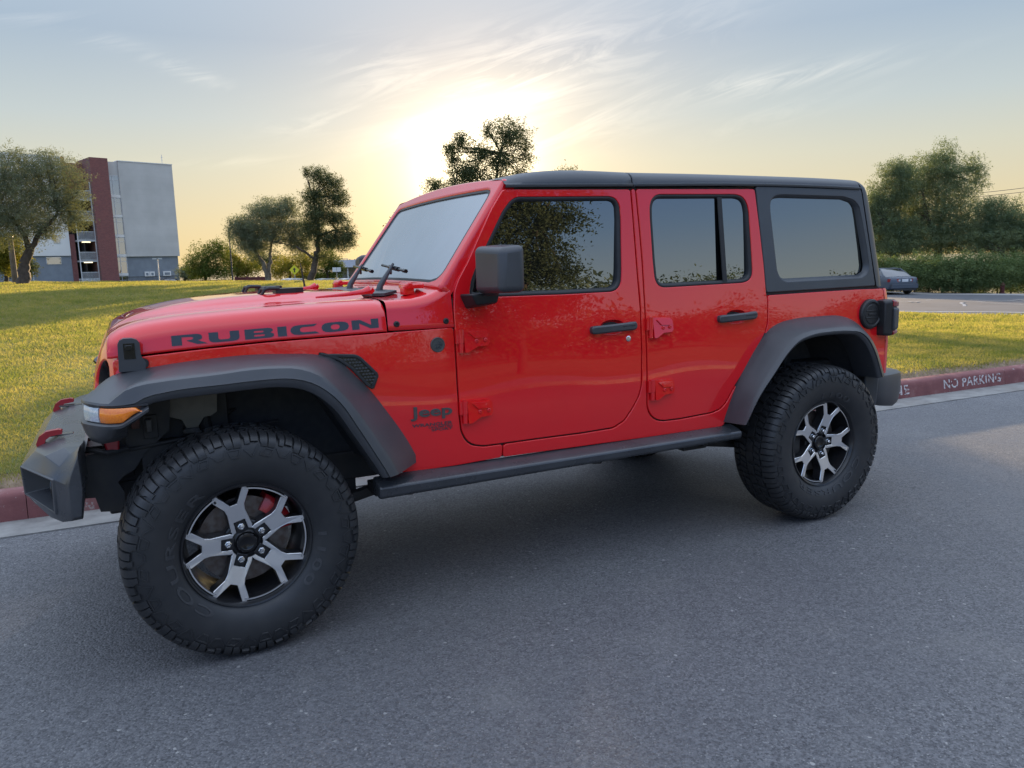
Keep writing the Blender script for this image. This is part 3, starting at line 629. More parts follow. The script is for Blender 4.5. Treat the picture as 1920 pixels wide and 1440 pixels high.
text_part('model_lettering','WRANGLER',.707,.884,.7655,.7800,M_['decal'],.0012,.022)
text_part('trim_lettering','UNLIMITED',.778,.884,.7555,.7635,M_['decal'],.0012,.015)
text_part('grade_lettering','SPORT',.790,.884,.7425,.7535,M_['decal'],.0012,.02)
mb=MB(); mb.lathe([(.002,.032),(-.003,.032),(-.0045,.030),(-.0045,.027),(-.003,.0255),(-.003,.0005)],'y',36,(.838,-W(.838,1.108),1.108)); bd=mb.build('round_badge',M_['badge'],suv)
text_part('badge_lettering','TRAIL',.822,.854,1.116,1.124,M_['decal'],.0042,.02,parent=bd); text_part('badge_lettering','RATED',.819,.857,1.105,1.113,M_['decal'],.0042,.02,parent=bd); text_part('badge_lettering','4X4',.826,.850,1.092,1.101,M_['decal'],.0042,.02,parent=bd)
vent=[(.340,1.096),(.40,1.098),(.495,1.090),(.516,1.077),(.583,1.002),(.556,.940),(.53,.955),(.47,1.03),(.42,1.07)]
vo=both(panel('fender_vent',vent,Soff(-.007),M_['trim'],suv,[inset(np.array(ccw(sm(vent,it=1))),.014)],thick=.012,edge=.004,grid=.03))
panel('vent_mesh',inset(np.array(ccw(sm(vent))),.010),Soff(-.003),M_['gloss'],vo,raw=True,thick=.004,edge=.001,grid=.03)
vl=inset(np.array(ccw(sm(vent))),.016); mb=MB()
for i in range(14):
    for j in range(11):
        x,z=.40+.0125*i+(.00625 if j%2 else 0),.945+.0125*j
        if inside(np.array([[x,z]]),vl)[0]: mb.prism(elli(x,z,.0056,.0034,6),lambda a,b,d:(a,-(W(a,b)+d),b),.002,.0065)
mb.build('vent_stud',M_['plastic'],vo,smooth=False)
# ---- fender flares
def flare(name,A,B,C,D,n,yB,yC,ends):
    A=crv(A,n);B=crv(B,n);C=crv(C,n);D=crv(D,n); mb=MB(); rings=[]
    for i in range(n):
        a=Vector(A[i]);b=Vector(B[i]);c=Vector(C[i]);d=Vector(D[i])
        e=d+Vector((0,.16,0)); a2=a+Vector((0,.03,-.0)); m=(a*.12+b*.88); k=(b*.86+c*.14)
        ins=(d-c); 
        up=(b-c); up.y=0; up.normalize() if up.length>1e-5 else None
        b0=b.lerp(a,.10); b2=b.lerp(c,.14)+Vector((0,-.002,0)); c0=c.lerp(b,.10)
        rings.append([a2,a,a.lerp(b,.35),a.lerp(b,.7),b0,b0*.25+b*.5+b2*.25+Vector((0,.002,0)),b2,b.lerp(c,.5)+Vector((0,-.0015,0)),c0,c,c+Vector((0,.0065,0))-up*.0035,c.lerp(d,.30)+Vector((0,.0015,0)),c.lerp(d,.62)+Vector((0,.0005,0)),c.lerp(d,.92)+Vector((0,.003,0)),d+Vector((0,.010,0)),e])
    mb.loft([[tuple(q) for q in r] for r in rings]); nn=len(rings[0])
    mb.add([tuple(q) for q in rings[-1]],[tuple(range(nn))])
    return mb.build(name,PL,suv,sharp=33)
def sy(l,f): return [(x,f(x,z) if callable(f) else f,z) for x,z in l]
bodyy=lambda x,z:-(W(x,z)-.004)
fA=[(-.466,-.62,1.000),(-.444,-.615,1.024),(-.405,-.610,1.052)]+sy([(-.358,1.076),(-.277,1.084),(-.171,1.096),(-.017,1.108),(.063,1.112),(.226,1.108),(.351,1.097),(.390,1.086),(.437,1.060),(.491,1.003),(.541,.945),(.605,.851),(.671,.746),(.711,.669),(.723,.640),(.722,.615)],bodyy)
fB=[(-.492,-.70,1.000),(-.480,-.79,1.006),(-.452,-.855,1.008),(-.424,-.900,1.007),(-.398,-.922,1.008)]+sy([(-.375,1.032),(-.346,1.056),(-.315,1.066),(-.256,1.071),(-.032,1.082),(.045,1.088),(.162,1.086),(.225,1.079),(.269,1.064),(.313,1.040),(.361,.997),(.420,.923),(.482,.828),(.532,.742),(.575,.668),(.598,.618)],-.925)
fC=[(-.495,-.70,.993),(-.484,-.79,.999),(-.457,-.860,1.000),(-.428,-.905,.999),(-.398,-.932,.999),(-.370,-.941,1.0)]+sy([(-.328,1.002),(-.295,1.019),(-.225,1.032),(-.038,1.041),(.077,1.045),(.195,1.041),(.254,1.026),(.313,.992),(.374,.931),(.433,.833),(.513,.690),(.540,.640),(.552,.614)],-.945)
fD=[(-.484,-.70,.974),(-.470,-.80,.978),(-.440,-.87,.983),(-.400,-.905,.986),(-.360,-.92,.985)]+sy([(-.318,.965),(-.285,.990),(-.235,.999),(-.157,1.004),(-.046,1.007),(.039,1.010),(.156,1.009),(.235,.993),(.295,.959),(.354,.900),(.412,.806),(.474,.702),(.514,.632),(.524,.612)],-.930)
ff=both(flare('fender_flare',fA,fB,fC,fD,44,0,0,None))
rA=sy([(2.402,.598),(2.417,.640),(2.485,.791),(2.575,.917),(2.657,1.011),(2.717,1.064),(2.782,1.091),(2.902,1.109),(3.071,1.113),(3.271,1.103),(3.342,1.082),(3.419,1.040),(3.478,.982),(3.546,.869),(3.596,.773)],lambda x,z:-(W(x,z)-.004))
rC=sy([(2.414,.606),(2.425,.622),(2.508,.750),(2.600,.852),(2.698,.958),(2.772,1.011),(2.858,1.034),(3.0,1.043),(3.146,1.038),(3.226,1.026),(3.286,.992),(3.344,.924),(3.408,.798),(3.425,.760)],-.942)
rB=[(a[0]*.28+c[0]*.72,-.915,a[2]*.28+c[2]*.72) for a,c in zip(crv(rA,24),crv(rC,24))]
rD=sy([(2.440,.604),(2.447,.617),(2.528,.741),(2.616,.841),(2.712,.943),(2.782,.991),(2.862,1.012),(3.0,1.021),(3.146,1.017),(3.212,1.008),(3.265,.976),(3.322,.912),(3.385,.796),(3.402,.755)],-.928)
rf=both(flare('fender_flare',rA,rB,rC,rD,44,0,0,None))
# front end of the flare: lamp pod with marker and daytime lamp
plan=resamp([(-.474,-.56),(-.490,-.65),(-.493,-.72),(-.484,-.78),(-.462,-.835),(-.437,-.882),(-.415,-.916),(-.390,-.934),(-.355,-.943),(-.318,-.946),(-.285,-.944)],45); plan=crv(plan,45); NPL=44
mb=MB(); rings=[]
def pnorm(i):
    t=plan[min(i+1,NPL)]-plan[max(i-1,0)]; t=t/np.linalg.norm(t); nx,ny=t[1],-t[0]
    return (nx,ny) if nx*-.5+ny*-.9>0 else (-nx,-ny)
def levels(k):
    zt_=lerp(.996,.995,k); zl=lerp(.922,.936,k) if k<.84 else lerp(.936,.985,(k-.84)/.16); zb=lerp(.848,.862,k) if k<.60 else lerp(.862,.965,((k-.60)/.40)**1.25)
    return zt_,max(zl,zb+.012),zb
for i,(x,y) in enumerate(plan):
    nx,ny=pnorm(i); k=i/NPL; zt_,zl,zb=levels(k)
    def q(off,z): return (x+nx*off,y+ny*off,z)
    rings.append([q(-.06,zt_+.004),q(-.002,zt_+.003),q(-.003,zt_-.003),q(-.018,zt_-.007),q(-.012,zl+.006),q(.004,zl+.002),q(.009,zl-.003),q(.008,zl-.012),q(-.002,lerp(zl,zb,.65)),q(-.012,zb+.006),q(-.020,zb),q(-.08,zb)])
mb.loft(rings); pod=mb.build('lamp_pod',PL,ff,sharp=40)
def lampstrip(name,k0,k1,m,tr=0.):
    mb=MB(); rings=[]; n=15
    for i in range(n):
        k=lerp(k0,k1,i/(n-1)); j=min(int(k*NPL),NPL-1); f=k*NPL-j; x,y=plan[j]*(1-f)+plan[j+1]*f; nx,ny=pnorm(j)
        zt_,zl,zb=levels(k); zt_-=.006; zl+=.006; u=i/(n-1)
        if tr: zl=lerp(zl,zt_-.016,max(0,(u-.66)/.34)**1.6); zt_-=.020*max(0,(u-.85)/.15)
        off=.001
        def q(o,z): return (x+nx*o,y+ny*o,z)
        rings.append([q(-.02,zt_),q(off-.003,zt_),q(off,zt_-.003),q(off+.003,lerp(zt_,zl,.5)),q(off+.001,zl+.003),q(off-.002,zl),q(-.02,zl)])
    mb.loft(rings,False,0); mb.add(rings[0],[tuple(range(7))]); mb.add(rings[-1],[tuple(range(7))[::-1]]); return mb.build(name,m,ff,sharp=40)
lampstrip('daytime_lamp',.44,.655,M_['clear']); lampstrip('turn_signal',.67,.965,M_['amber'],1)
# ---- grille
g0=interp([.79,.86,.93,1.0,1.07,1.14,1.20,1.225],[-.466,-.474,-.474,-.466,-.451,-.427,-.396,-.378])
def GR(a,b,d=0.): 
    e=max(0.,abs(a)-.26); return (float(g0(b))+.60*e*e+d,float(a),float(b))
go=[(-.545,.80),(-.60,.86),(-.612,1.0),(-.606,1.085),(-.600,1.113),(-.585,1.170),(-.50,1.196),(-.25,1.205),(.25,1.205),(.50,1.196),(.585,1.170),(.600,1.113),(.606,1.085),(.612,1.0),(.60,.86),(.545,.80)]
slots=[]
for k in range(-3,4):
    y=k*.098; a=.026; hh=(.165 if abs(k)<3 else .135); zc=1.015
    slots.append([(y-a,zc-hh+.02),(y-a*.6,zc-hh),(y+a*.6,zc-hh),(y+a,zc-hh+.02),(y+a,zc+hh-.02),(y+a*.6,zc+hh),(y-a*.6,zc+hh),(y-a,zc+hh-.02)])
lamps=[elli(s*.468,1.012,.098,.094,30) for s in (-1,1)]
gr=panel('grille',go,GR,P,suv,slots+lamps,thick=.07,edge=.010,flip=True,grid=.05)
panel('grille_mesh',inset(np.array(ccw(sm(go))),.02),lambda a,b,d=0.:GR(a,b,d+.055),M_['gloss'],gr,raw=True,thick=.004,edge=.001,flip=True,grid=.08)
for s in (-1,1):
    y=s*.468; gx=GR(y,1.012)[0]+.020
    def sk(m):
        m.v=[(v[0]+s*.25*(v[1]-y)-.13*(v[2]-1.012)*-1,v[1],v[2]) for v in m.v]; return m
    mb=MB(); mb.lathe([(.075,.0985),(.002,.0985),(-.003,.095),(.004,.089),(.028,.084),(.06,.080)],'x',32,(gx,y,1.012)); o=sk(mb).build('headlight',M_['gloss'],gr)
    m=MB(); m.lathe([(.046,.083),(.036,.07),(.030,.045),(.028,.001)],'x',28,(gx,y,1.012)); sk(m).build('headlight_lens',M_['lensglass'],o)
    m=MB(); m.lathe([(.05,.082),(.07,.05),(.075,.001)],'x',24,(gx,y,1.012)); sk(m).build('reflector',M_['dust'],o)
# ---- front bumper
secs={0:[(-.50,.825),(-.60,.820),(-.672,.792),(-.722,.745),(-.725,.665),(-.70,.605),(-.54,.60),(-.50,.70)],
.44:[(-.50,.825),(-.60,.820),(-.672,.792),(-.722,.745),(-.725,.655),(-.70,.605),(-.54,.60),(-.50,.70)],
.50:[(-.50,.828),(-.60,.820),(-.672,.792),(-.722,.742),(-.718,.632),(-.692,.590),(-.54,.59),(-.50,.70)],
.66:[(-.506,.835),(-.566,.823),(-.628,.800),(-.639,.733),(-.640,.610),(-.632,.572),(-.53,.572),(-.505,.70)],
.735:[(-.512,.838),(-.545,.812),(-.582,.772),(-.602,.728),(-.604,.600),(-.592,.570),(-.526,.574),(-.508,.70)],
.795:[(-.516,.832),(-.530,.800),(-.552,.756),(-.566,.718),(-.568,.612),(-.560,.586),(-.524,.588),(-.510,.70)],
.81:[(-.518,.815),(-.528,.790),(-.545,.750),(-.555,.715),(-.556,.622),(-.550,.600),(-.526,.602),(-.514,.70)]}
ys=sorted(secs); mb=MB()
for s in (-1,1):
    rings=[[(x,s*y,z) for x,z in secs[y]] for y in ys]
    for i in range(len(ys)-1):
        for k in range(8):
            if ys[i] in (.50,.66) and k==3: continue
            q=[rings[i][k],rings[i][(k+1)%8],rings[i+1][(k+1)%8],rings[i+1][k]]; mb.add(q,[(0,1,2,3) if s>0 else (3,2,1,0)])
    mb.add(rings[-1],[tuple(range(8)) if s>0 else tuple(range(8))[::-1]])
    # lamp pocket in the wing
    a,b_,c,d=[Vector(q) for q in (rings[2][3],rings[2][4],rings[4][4],rings[4][3])]; ctr=(a+b_+c+d)/4; nrm=(c-a).cross(d-b_).normalized()
    if nrm.x>0: nrm=-nrm
    def rg(f,dep): return [tuple(ctr+(p-ctr)*f+nrm*dep) for p in (a,b_,c,d)]
    pts=[rg(1,0),rg(.985,.006),rg(.90,.006),rg(.86,-.012),rg(.66,-.078)]
    mb.loft(pts,True); mb.add(pts[-1],[(0,1,2,3)])
fb=mb.build('front_bumper',M_['bumper'],suv)
bm=bmesh.new(); bm.from_mesh(fb.data); bmesh.ops.remove_doubles(bm,verts=bm.verts,dist=1e-4); bmesh.ops.recalc_face_normals(bm,faces=bm.faces); bm.to_mesh(fb.data); bm.free()
bv=fb.modifiers.new('bevel','BEVEL'); bv.width=.020; bv.segments=4; bv.limit_method='ANGLE'; bv.angle_limit=R(18)
for s in (-1,1):
    c=Vector((-.610,s*.600,.662)); ax=Vector((-.78,s*-.30,0)).normalized()
    m=MB(); m.lathe([(.03,.040),(-.012,.042),(-.016,.038),(-.006,.034),(-.002,.001)],'x',24,tuple(c)); 
    for k in range(6): m.box((c.x-.006,c.y,c.z-.026+k*.0105),(.006,.056,.004))
    m.build('fog_lamp',M_['gloss'],fb)
    m=MB(); fn=lambda a,b,d,s=s:(a,s*.415+d,b)
    m.prism([(-.670,.772),(-.674,.802),(-.663,.829),(-.638,.846),(-.594,.851),(-.583,.845),(-.585,.832),(-.624,.827),(-.642,.815),(-.646,.797),(-.640,.772)],fn,-.016,.016); m.build('tow_hook',M_['hook'],fb,bevel=.006,seg=3)
    m=MB(); m.box((-.597,s*.375,.8215),(.095,.042,.006)); m.build('deck_slot',M_['gloss'],fb,bevel=.003)
# ---- behind the bumper
for s in (-1,1):
    mb=MB(); mb.loft([[(-.520,s*.50,.775),(-.520,s*.60,.782),(-.505,s*.665,.790)],[(-.500,s*.50,.85),(-.498,s*.60,.856),(-.488,s*.665,.850)],[(-.452,s*.50,.84),(-.450,s*.60,.842),(-.446,s*.665,.835)],[(-.446,s*.50,.79),(-.446,s*.60,.79),(-.444,s*.665,.79)]]); mb.build('bumper_bracket',M_['bare'],suv)
for s in (-1,1):
    mb=MB(); mb.hexa([(-.440,s*.58,.785),(-.392,s*.58,.778),(-.392,s*.66,.778),(-.432,s*.66,.788),(-.460,s*.58,.87),(-.385,s*.58,.87),(-.385,s*.66,.865),(-.45,s*.66,.865)]); mb.build('fender_foot',M_['hook'],suv,bevel=.006)
mb=MB()
for s in (-1,1):
    fn=lambda a,b,d,s=s:(a,s*.60+d,b)
    mb.prism([(-.555,.80),(-.545,.70),(-.53,.615),(-.488,.612),(-.475,.555),(-.392,.545),(-.390,.62),(-.408,.66),(-.385,.682),(-.348,.70),(-.31,.755),(-.215,.84),(-.20,.98),(-.34,.98),(-.37,.80),(-.50,.775)],fn,-.02,.02)
    mb.box((-.42,s*.42,.70),(.30,.12,.16)); mb.box((-.36,s*.50,.80),(.12,.22,.10))
    mb.tube([(-.50,s*.62,.80),(-.43,s*.66,.785),(-.36,s*.64,.79)],.012,6)
for s in (-1,1):
    mb.tube([(-.40,s*.60,.90),(-.34,s*.62,.975),(-.28,s*.60,.93),(-.26,s*.56,.90)],.008,6); mb.tube([(-.36,s*.62,.78),(-.10,s*.60,.80),(.2,s*.58,.82)],.010,6)
    mb.box((-.28,s*.60,.86),(.05,.06,.09)); mb.box((-.24,s*.56,.72),(.16,.10,.14))
for s in (-1,1): mb.box((-.20,s*.50,.86),(.42,.06,.34)); 
mb.box((-.22,0,.88),(.36,.9,.42)); mb.box((-.38,0,.80),(.06,1.0,.30))
mb.box((.18,0,.86),(.9,.72,.44)); mb.box((.1,0,1.06),(1.0,1.05,.03))
mb.build('engine_bay',UN,suv,bevel=.006)
mb=MB()
for s in (-1,1):
    mb.box((1.6,s*.44,.565),(4.1,.09,.13)); mb.box((.85,s*.52,.55),(.12,.2,.1)); mb.box((2.35,s*.52,.55),(.12,.2,.1))
for x in (-.3,.7,1.7,2.5,3.6): mb.box((x,0,.565),(.10,.88,.10))
mb.build('chassis_frame',UN,suv,bevel=.008)
mb=MB(); mb.box((2.0,0,.625),(2.75,1.50,.05)); mb.box((1.2,.1,.54),(.7,.5,.14)); mb.tube([(.5,.25,.50),(1.4,.30,.47),(2.4,.33,.47),(2.75,.33,.55)],.035,8); mb.box((3.42,0,.72),(.42,1.2,.22)); mb.box((2.75,-.2,.60),(.6,.7,.2)); mb.build('floor_pan',UN,suv,bevel=.01)
for ax,nm in ((0.,'front_axle'),(3.008,'rear_axle')):
    mb=MB(); mb.tube([(ax,-.70,.429),(ax,-.40,.429),(ax,.40,.429),(ax,.70,.429)],[.048,.042,.042,.048],12,cap=True)
    mb.lathe([(-.14,.04),(-.10,.11),(0,.14),(.10,.11),(.14,.04)],'x',18,(ax,.22 if ax<1 else 0,.429),cap=True)
    d=1 if ax<1 else -1
    for s in (-1,1):
        mb.tube([(ax+.02*d,s*.56,.35),(ax+.80*d,s*.50,.48)],.028,8); mb.tube([(ax-.04*d,s*.52,.45),(ax-.10*d,s*.55,1.02)],[.03,.022],10)
        mb.box((ax,s*.66,.429),(.14,.08,.20))
        for k in range(7*8):
            pass
        mb.tube([(ax+.055*math.cos(t),s*.44+.055*math.sin(t),.48+t*.0105) for t in np.linspace(0,2*math.pi*6,72)],.008,5)
    if ax<1: mb.tube([(-.16,-.62,.44),(-.16,.55,.50)],.020,8); mb.tube([(-.20,-.5,.60),(-.14,.5,.47)],.018,8)
    mb.build(nm,UN,suv)
# washer tank and small hardware in the front arch
mb=MB(); fn=lambda a,b,d:(a,-.52+d,b)
mb.prism([(-.235,.975),(-.045,.982),(-.030,.955),(-.035,.885),(-.060,.870),(-.085,.868),(-.110,.83),(-.150,.828),(-.165,.865),(-.205,.880),(-.230,.90)],fn,-.06,.05)
mb.build('washer_tank',M_['bottle'],suv,bevel=.014,seg=3)
mb=MB(); mb.box((-.135,-.57,.820),(.06,.05,.022)); mb.build('tank_pump',M_['dust'],suv,bevel=.005)
mb=MB(); mb.box((-.33,-.63,.885),(.03,.03,.05)); mb.tube([(-.36,-.62,.935),(-.33,-.64,.925),(-.32,-.64,.90)],.009,6); mb.build('rusty_clip',M_['rust'],suv,bevel=.004)
mb=MB(); mb.box((-.285,-.64,.868),(.022,.03,.05)); mb.build('harness_plug',M_['dust'],suv,bevel=.004)
# ---- wheel arch liners
def liner(name,D,grow):
    d=crv([(q[0],q[2]) for q in D],36); t=np.gradient(d,axis=0); t/=np.linalg.norm(t,axis=1)[:,None]; nn=np.stack([-t[:,1],t[:,0]],1)
    o=d+nn*grow; mb=MB(); mb.loft([[(x,-.915,z),(x,-.80,z+.01),(x,-.62,z+.02),(x,-.46,z-.01)] for x,z in o])
    lo=[(x,z) for x,z in o]; mb.prism(lo+[(o[-1][0],.42),(o[0][0],.42)],lambda a,b,dd:(a,-.47+dd,b),-.004,.004)
    ob=mb.build(name,M_['liner'],suv,sharp=60)
    for k in range(3,34,5):
        b2=MB(); x,z=d[k]+nn[k]*(grow-.006); b2.lathe([(.0,.009),(-.004,.007),(-.006,.001)],'z',8,(x,-.885,z)); b2.build('liner_clip',M_['dust'],ob)
    return ob
both(liner('arch_liner',fD[4:],.012)); both(liner('arch_liner',rD,.012))
# ---- sill rail
mb=MB(); rings=[]
for x in (.528,.536,.60,1.0,1.5,2.0,2.44,2.462,2.470):
    e=.006 if x in (.528,2.470) else 0; lo=float(np.interp(x,[.53,.9,2.47],[.500,.503,.512]))
    rings.append([(x,-.775,.580-e),(x,-.838+e,.566-e),(x,-.862+e,.554-e),(x,-.866+e,.545),(x,-.863+e,lo+.012),(x,-.852+e,lo+e),(x,-.775,lo+.008+e)])
mb.loft(rings,True,0,True)
rail=both(mb.build('sill_rail',M_['bumper'],suv,sharp=25,bevel=.004))
mb=MB()
for x in (.63,1.62): 
    mb.prism([(x-.06,.50),(x+.10,.505),(x+.12,.455),(x+.105,.440),(x+.06,.445)],lambda a,b,d:(a,-.66+d,b),-.006,.006)
mb.box((2.36,-.60,.47),(.16,.05,.10)); mb.lathe([(-.01,.02),(.06,.02)],'y',10,(2.40,-.65,.455),cap=True); mb.tube([(2.38,-.60,.455),(2.95,-.56,.36)],.024,8)
mb.box((1.5,-.74,.535),(1.9,.06,.05)); mb.box((.60,-.72,.515),(.13,.12,.045))
both(mb.build('rail_bracket',UN,suv,bevel=.004))
# ---- rear bumper
plan2=crv([(3.485,-.795),(3.53,-.822),(3.62,-.822),(3.72,-.800),(3.84,-.750),(3.905,-.690),(3.938,-.60),(3.948,-.45),(3.95,0)],26); mb=MB(); rings=[]
for i,(x,y) in enumerate(plan2):
    t=plan2[min(i+1,25)]-plan2[max(i-1,0)]; t/=np.linalg.norm(t); nx,ny=t[1],-t[0]
    if ny>0 or (abs(ny)<.05 and nx<0): nx,ny=-nx,-ny
    za=float(np.interp(x,[3.48,3.56,3.75,3.95],[.765,.752,.748,.735])); zb=float(np.interp(x,[3.48,3.56,3.62,3.77,3.95],[.60,.565,.556,.535,.585])); q=lambda o,z:(x+nx*o,y+ny*o,z)
    rings.append([q(-.14,za+.004),q(-.02,za),q(-.004,za-.012),q(0,za-.03),q(.001,lerp(za,zb,.6)),q(-.008,zb+.015),q(-.02,zb),q(-.14,zb+.01)])
mb.loft(rings); mb.add(rings[0],[tuple(range(8))]); mb.add([(x,-y,z) for x,y,z in mb.v],[f[::-1] for f in mb.f]); rb=mb.build('rear_bumper',PL,suv,sharp=40)
mb=MB(); mb.hexa([(3.465,-.80,.58),(3.535,-.826,.57),(3.535,-.60,.57),(3.465,-.60,.58),(3.465,-.795,.765),(3.545,-.828,.758),(3.545,-.60,.758),(3.465,-.60,.765)]); mb.box((3.80,0,.66),(.22,1.3,.12)); mb.build('bumper_end',PL,rb,bevel=.008)
# ---- door mirror
mb=MB(); mb.hexa([(.978,-.858,1.318),(1.118,-.865,1.318),(1.112,-1.072,1.324),(.990,-1.066,1.324),(.978,-.855,1.512),(1.118,-.860,1.520),(1.112,-1.070,1.514),(.998,-1.062,1.500)])
for i in (3,7): 
    x,y,z=mb.v[i]; mb.v[i]=(x+.012,y+.004,z)
mi=both(mb.build('door_mirror',PL,suv,bevel=.026,seg=5))
mb=MB(); mb.box((1.1125,-.965,1.418),(.008,.155,.150)); mb.build('mirror_glass',M_['nut'],mi,bevel=.02,seg=3)
mb=MB(); mb.hexa([(.975,-.765,1.250),(1.085,-.765,1.262),(1.085,-.86,1.275),(.985,-.87,1.268),(.948,-.762,1.315),(1.095,-.762,1.315),(1.092,-.875,1.318),(.958,-.880,1.318)]); mb.lathe([(1.31,.035),(1.332,.035)],'z',16,(1.04,-.885,0),cap=True); mb.build('mirror_arm',M_['trim'],mi,bevel=.010,seg=3)
# ---- wheels
PR=np.array([(0,.418),(.05,.4175),(.09,.415),(.113,.4095),(.127,.401),(.137,.388),(.143,.370),(.147,.345),(.1465,.315),(.141,.285),(.132,.260),(.123,.247),(.117,.240),(.114,.231)])
SL=np.r_[0,np.cumsum(np.linalg.norm(np.diff(PR,axis=0),axis=1))]; pf=[interp(SL,PR[:,k]) for k in (0,1)]
def prof(s,h=0.):
    sg=-1 if s<0 else 1; s=abs(s); y,r=float(pf[0](s)),float(pf[1](s)); e=1e-3; dy,dr=float(pf[0](s+e)-pf[0](s-e)),float(pf[1](s+e)-pf[1](s-e)); l=math.hypot(dy,dr) or 1
    ny,nr=-dr/l,dy/l
    return sg*(y+ny*h),r+nr*h
def on_tyre(th,s,h=0.):
    y,r=prof(s,h); return (r*math.cos(th),-y,r*math.sin(th))
NP=20
def make_tyre(parent):
    mb=MB(); rings=[]; nseg=152
    for s in list(-SL[::-1])+list(SL[1:]): rings.append([on_tyre(2*math.pi*k/nseg,s) for k in range(nseg)])
    mb.loft(rings,True)
    def block(k,pts,h,ss):
        """pts: function s -> (u_left,u_right) in pitch units"""
        n=len(ss); top=[];bot=[]
        for s in ss:
            a,b=pts(s); 
            for u in (a,(a+b)/2,b):
                th=2*math.pi*(k+u)/NP; hh=h(s) if callable(h) else h
                du=.012*(1 if u==a else -1 if u==b else 0)
                top.append(on_tyre(th+du*2*math.pi/NP,s,hh)); bot.append(on_tyre(th,s,-.001))
        F=[]; 
        for i in range(n-1):
            for j in range(2): F.append((3*i+j,3*i+j+1,3*i+j+4,3*i+j+3))
        N=3*n; ring=[0,1,2]+[3*i+2 for i in range(1,n)]+[3*n-2,3*n-3]+[3*i for i in range(n-2,0,-1)]
        F+=[(ring[i],ring[i]+N,ring[(i+1)%len(ring)]+N,ring[(i+1)%len(ring)]) for i in range(len(ring))]
        mb.add(top+bot,F)
    def ridge(k,p,q,w=.0021,h=.0035):
        (u0,s0),(u1,s1)=p,q; n=4; top=[];bot=[]
        L=math.hypot((u1-u0)*.125,s1-s0); pu,ps=-(s1-s0)/L*w/.125,(u1-u0)*.125/L*w
        for i in range(n+1):
            t=i/n; u,s=lerp(u0,u1,t),lerp(s0,s1,t)
            for sg in (-1,1):
                a=2*math.pi*(k+u+sg*pu)/NP; top.append(on_tyre(a,s+sg*ps,h)); bot.append(on_tyre(a,s+sg*ps*1.7,-.0005))
        N=2*(n+1); F=[(2*i,2*i+1,2*i+3,2*i+2) for i in range(n)]+[(2*i,2*i+2,2*i+2+N,2*i+N) for i in range(n)]+[(2*i+1,2*i+1+N,2*i+3+N,2*i+3) for i in range(n)]+[(0,N,N+1,1),(N-2,N-1,2*N-1,2*N-2)]
        mb.add(top+bot,F)
    sh=lambda s:.0115 if abs(s)<.135 else lerp(.0115,.004,min(1,(abs(s)-.135)/.022))
    for k in range(NP):
        for sg in (1,-1):
            o=0 if sg>0 else .27
            K=k+o
            def mk(f): return (lambda s:f(abs(s))) if sg>0 else (lambda s:tuple(sorted((1-f(abs(s))[0],1-f(abs(s))[1]))))
            ls=lambda *a:[sg*v for v in a]
            # shoulder lugs: a long one reaching down the sidewall and a stepped short one, each cut by a sipe
            block(K,mk(lambda s:(.015+.06*(s<.10),.245)),sh,ls(.080,.100,.115,.128,.140,.150,.158))
            block(K,mk(lambda s:(.262,.49-.04*(s>.14))),sh,ls(.080,.100,.115,.128,.140,.150,.156))
            block(K,mk(lambda s:(.53,.755)),sh,ls(.076,.100,.115,.128,.140))
            block(K,mk(lambda s:(.772,.982-.05*(s>.12))),sh,ls(.084,.100,.115,.128,.140,.148))
            # zig-zag middle ribs
            block(K,mk(lambda s:(.00+2.6*(s-.03),.20+2.6*(s-.03))),.0110,ls(.032,.050,.072))
            block(K,mk(lambda s:(.225+2.6*(s-.03),.40+2.6*(s-.03))),.0110,ls(.030,.050,.066))
            block(K,mk(lambda s:(.50+2.6*(s-.03),.69+2.6*(s-.03))),.0110,ls(.028,.050,.070))
            block(K,mk(lambda s:(.715+2.6*(s-.03),.90+2.6*(s-.03))),.0110,ls(.034,.050,.072))
            # raised outlines on the upper sidewall
            Q=[(.06,.164),(.44,.162),(.36,.190),(.16,.192)] if k%2 else [(.04,.166),(.30,.162),(.46,.186),(.14,.190)]
            if sg<0: Q=[(1-u,s) for u,s in Q]
            for i in range(4): ridge(K,(Q[i][0],sg*Q[i][1]),(Q[(i+1)%4][0],sg*Q[(i+1)%4][1]))
            Q=[(.50,.156),(.60,.184),(.80,.186),(.97,.158)] if k%2 else [(.52,.150),(.70,.194),(.96,.166)]
            if sg<0: Q=[(1-u,s) for u,s in Q]
            for i in range(len(Q)-1): ridge(K,(Q[i][0],sg*Q[i][1]),(Q[i+1][0],sg*Q[i+1][1]))
        block(k,lambda s:(.05+3*s,.44+3*s),.0110,[-.022,0,.022]); block(k,lambda s:(.55-2*s,.95-2*s),.0110,[-.024,0,.024])
    for s in (.262,.285,.292): pass
    o=mb.build('tyre',M_['rubber'],parent,sharp=28)
    # moulded rings and lettering
    m=MB()
    def word_on(txt,mid,r0,r1,spread,m=None):
        v,f=text_geo(txt,1.0,.012,1.15); mn,mx=v.min(0),v.max(0); w=(v-mn)/(mx-mn)
        def fn(a,b,h):
            r=lerp(r0,r1,b); th=R(mid)+R(spread)*(.5-a)
            s=float(np.interp(-r,-PR[7:,1],SL[7:])); y,rr=prof(s,h); return (rr*math.cos(th),-y,rr*math.sin(th))
        # one mesh per moulded character
        grp=list(range(len(w)))
        def root_(i):
            while grp[i]!=i: i=grp[i]
            return i
        for q in f:
            for i in q[1:]: grp[root_(i)]=root_(q[0])
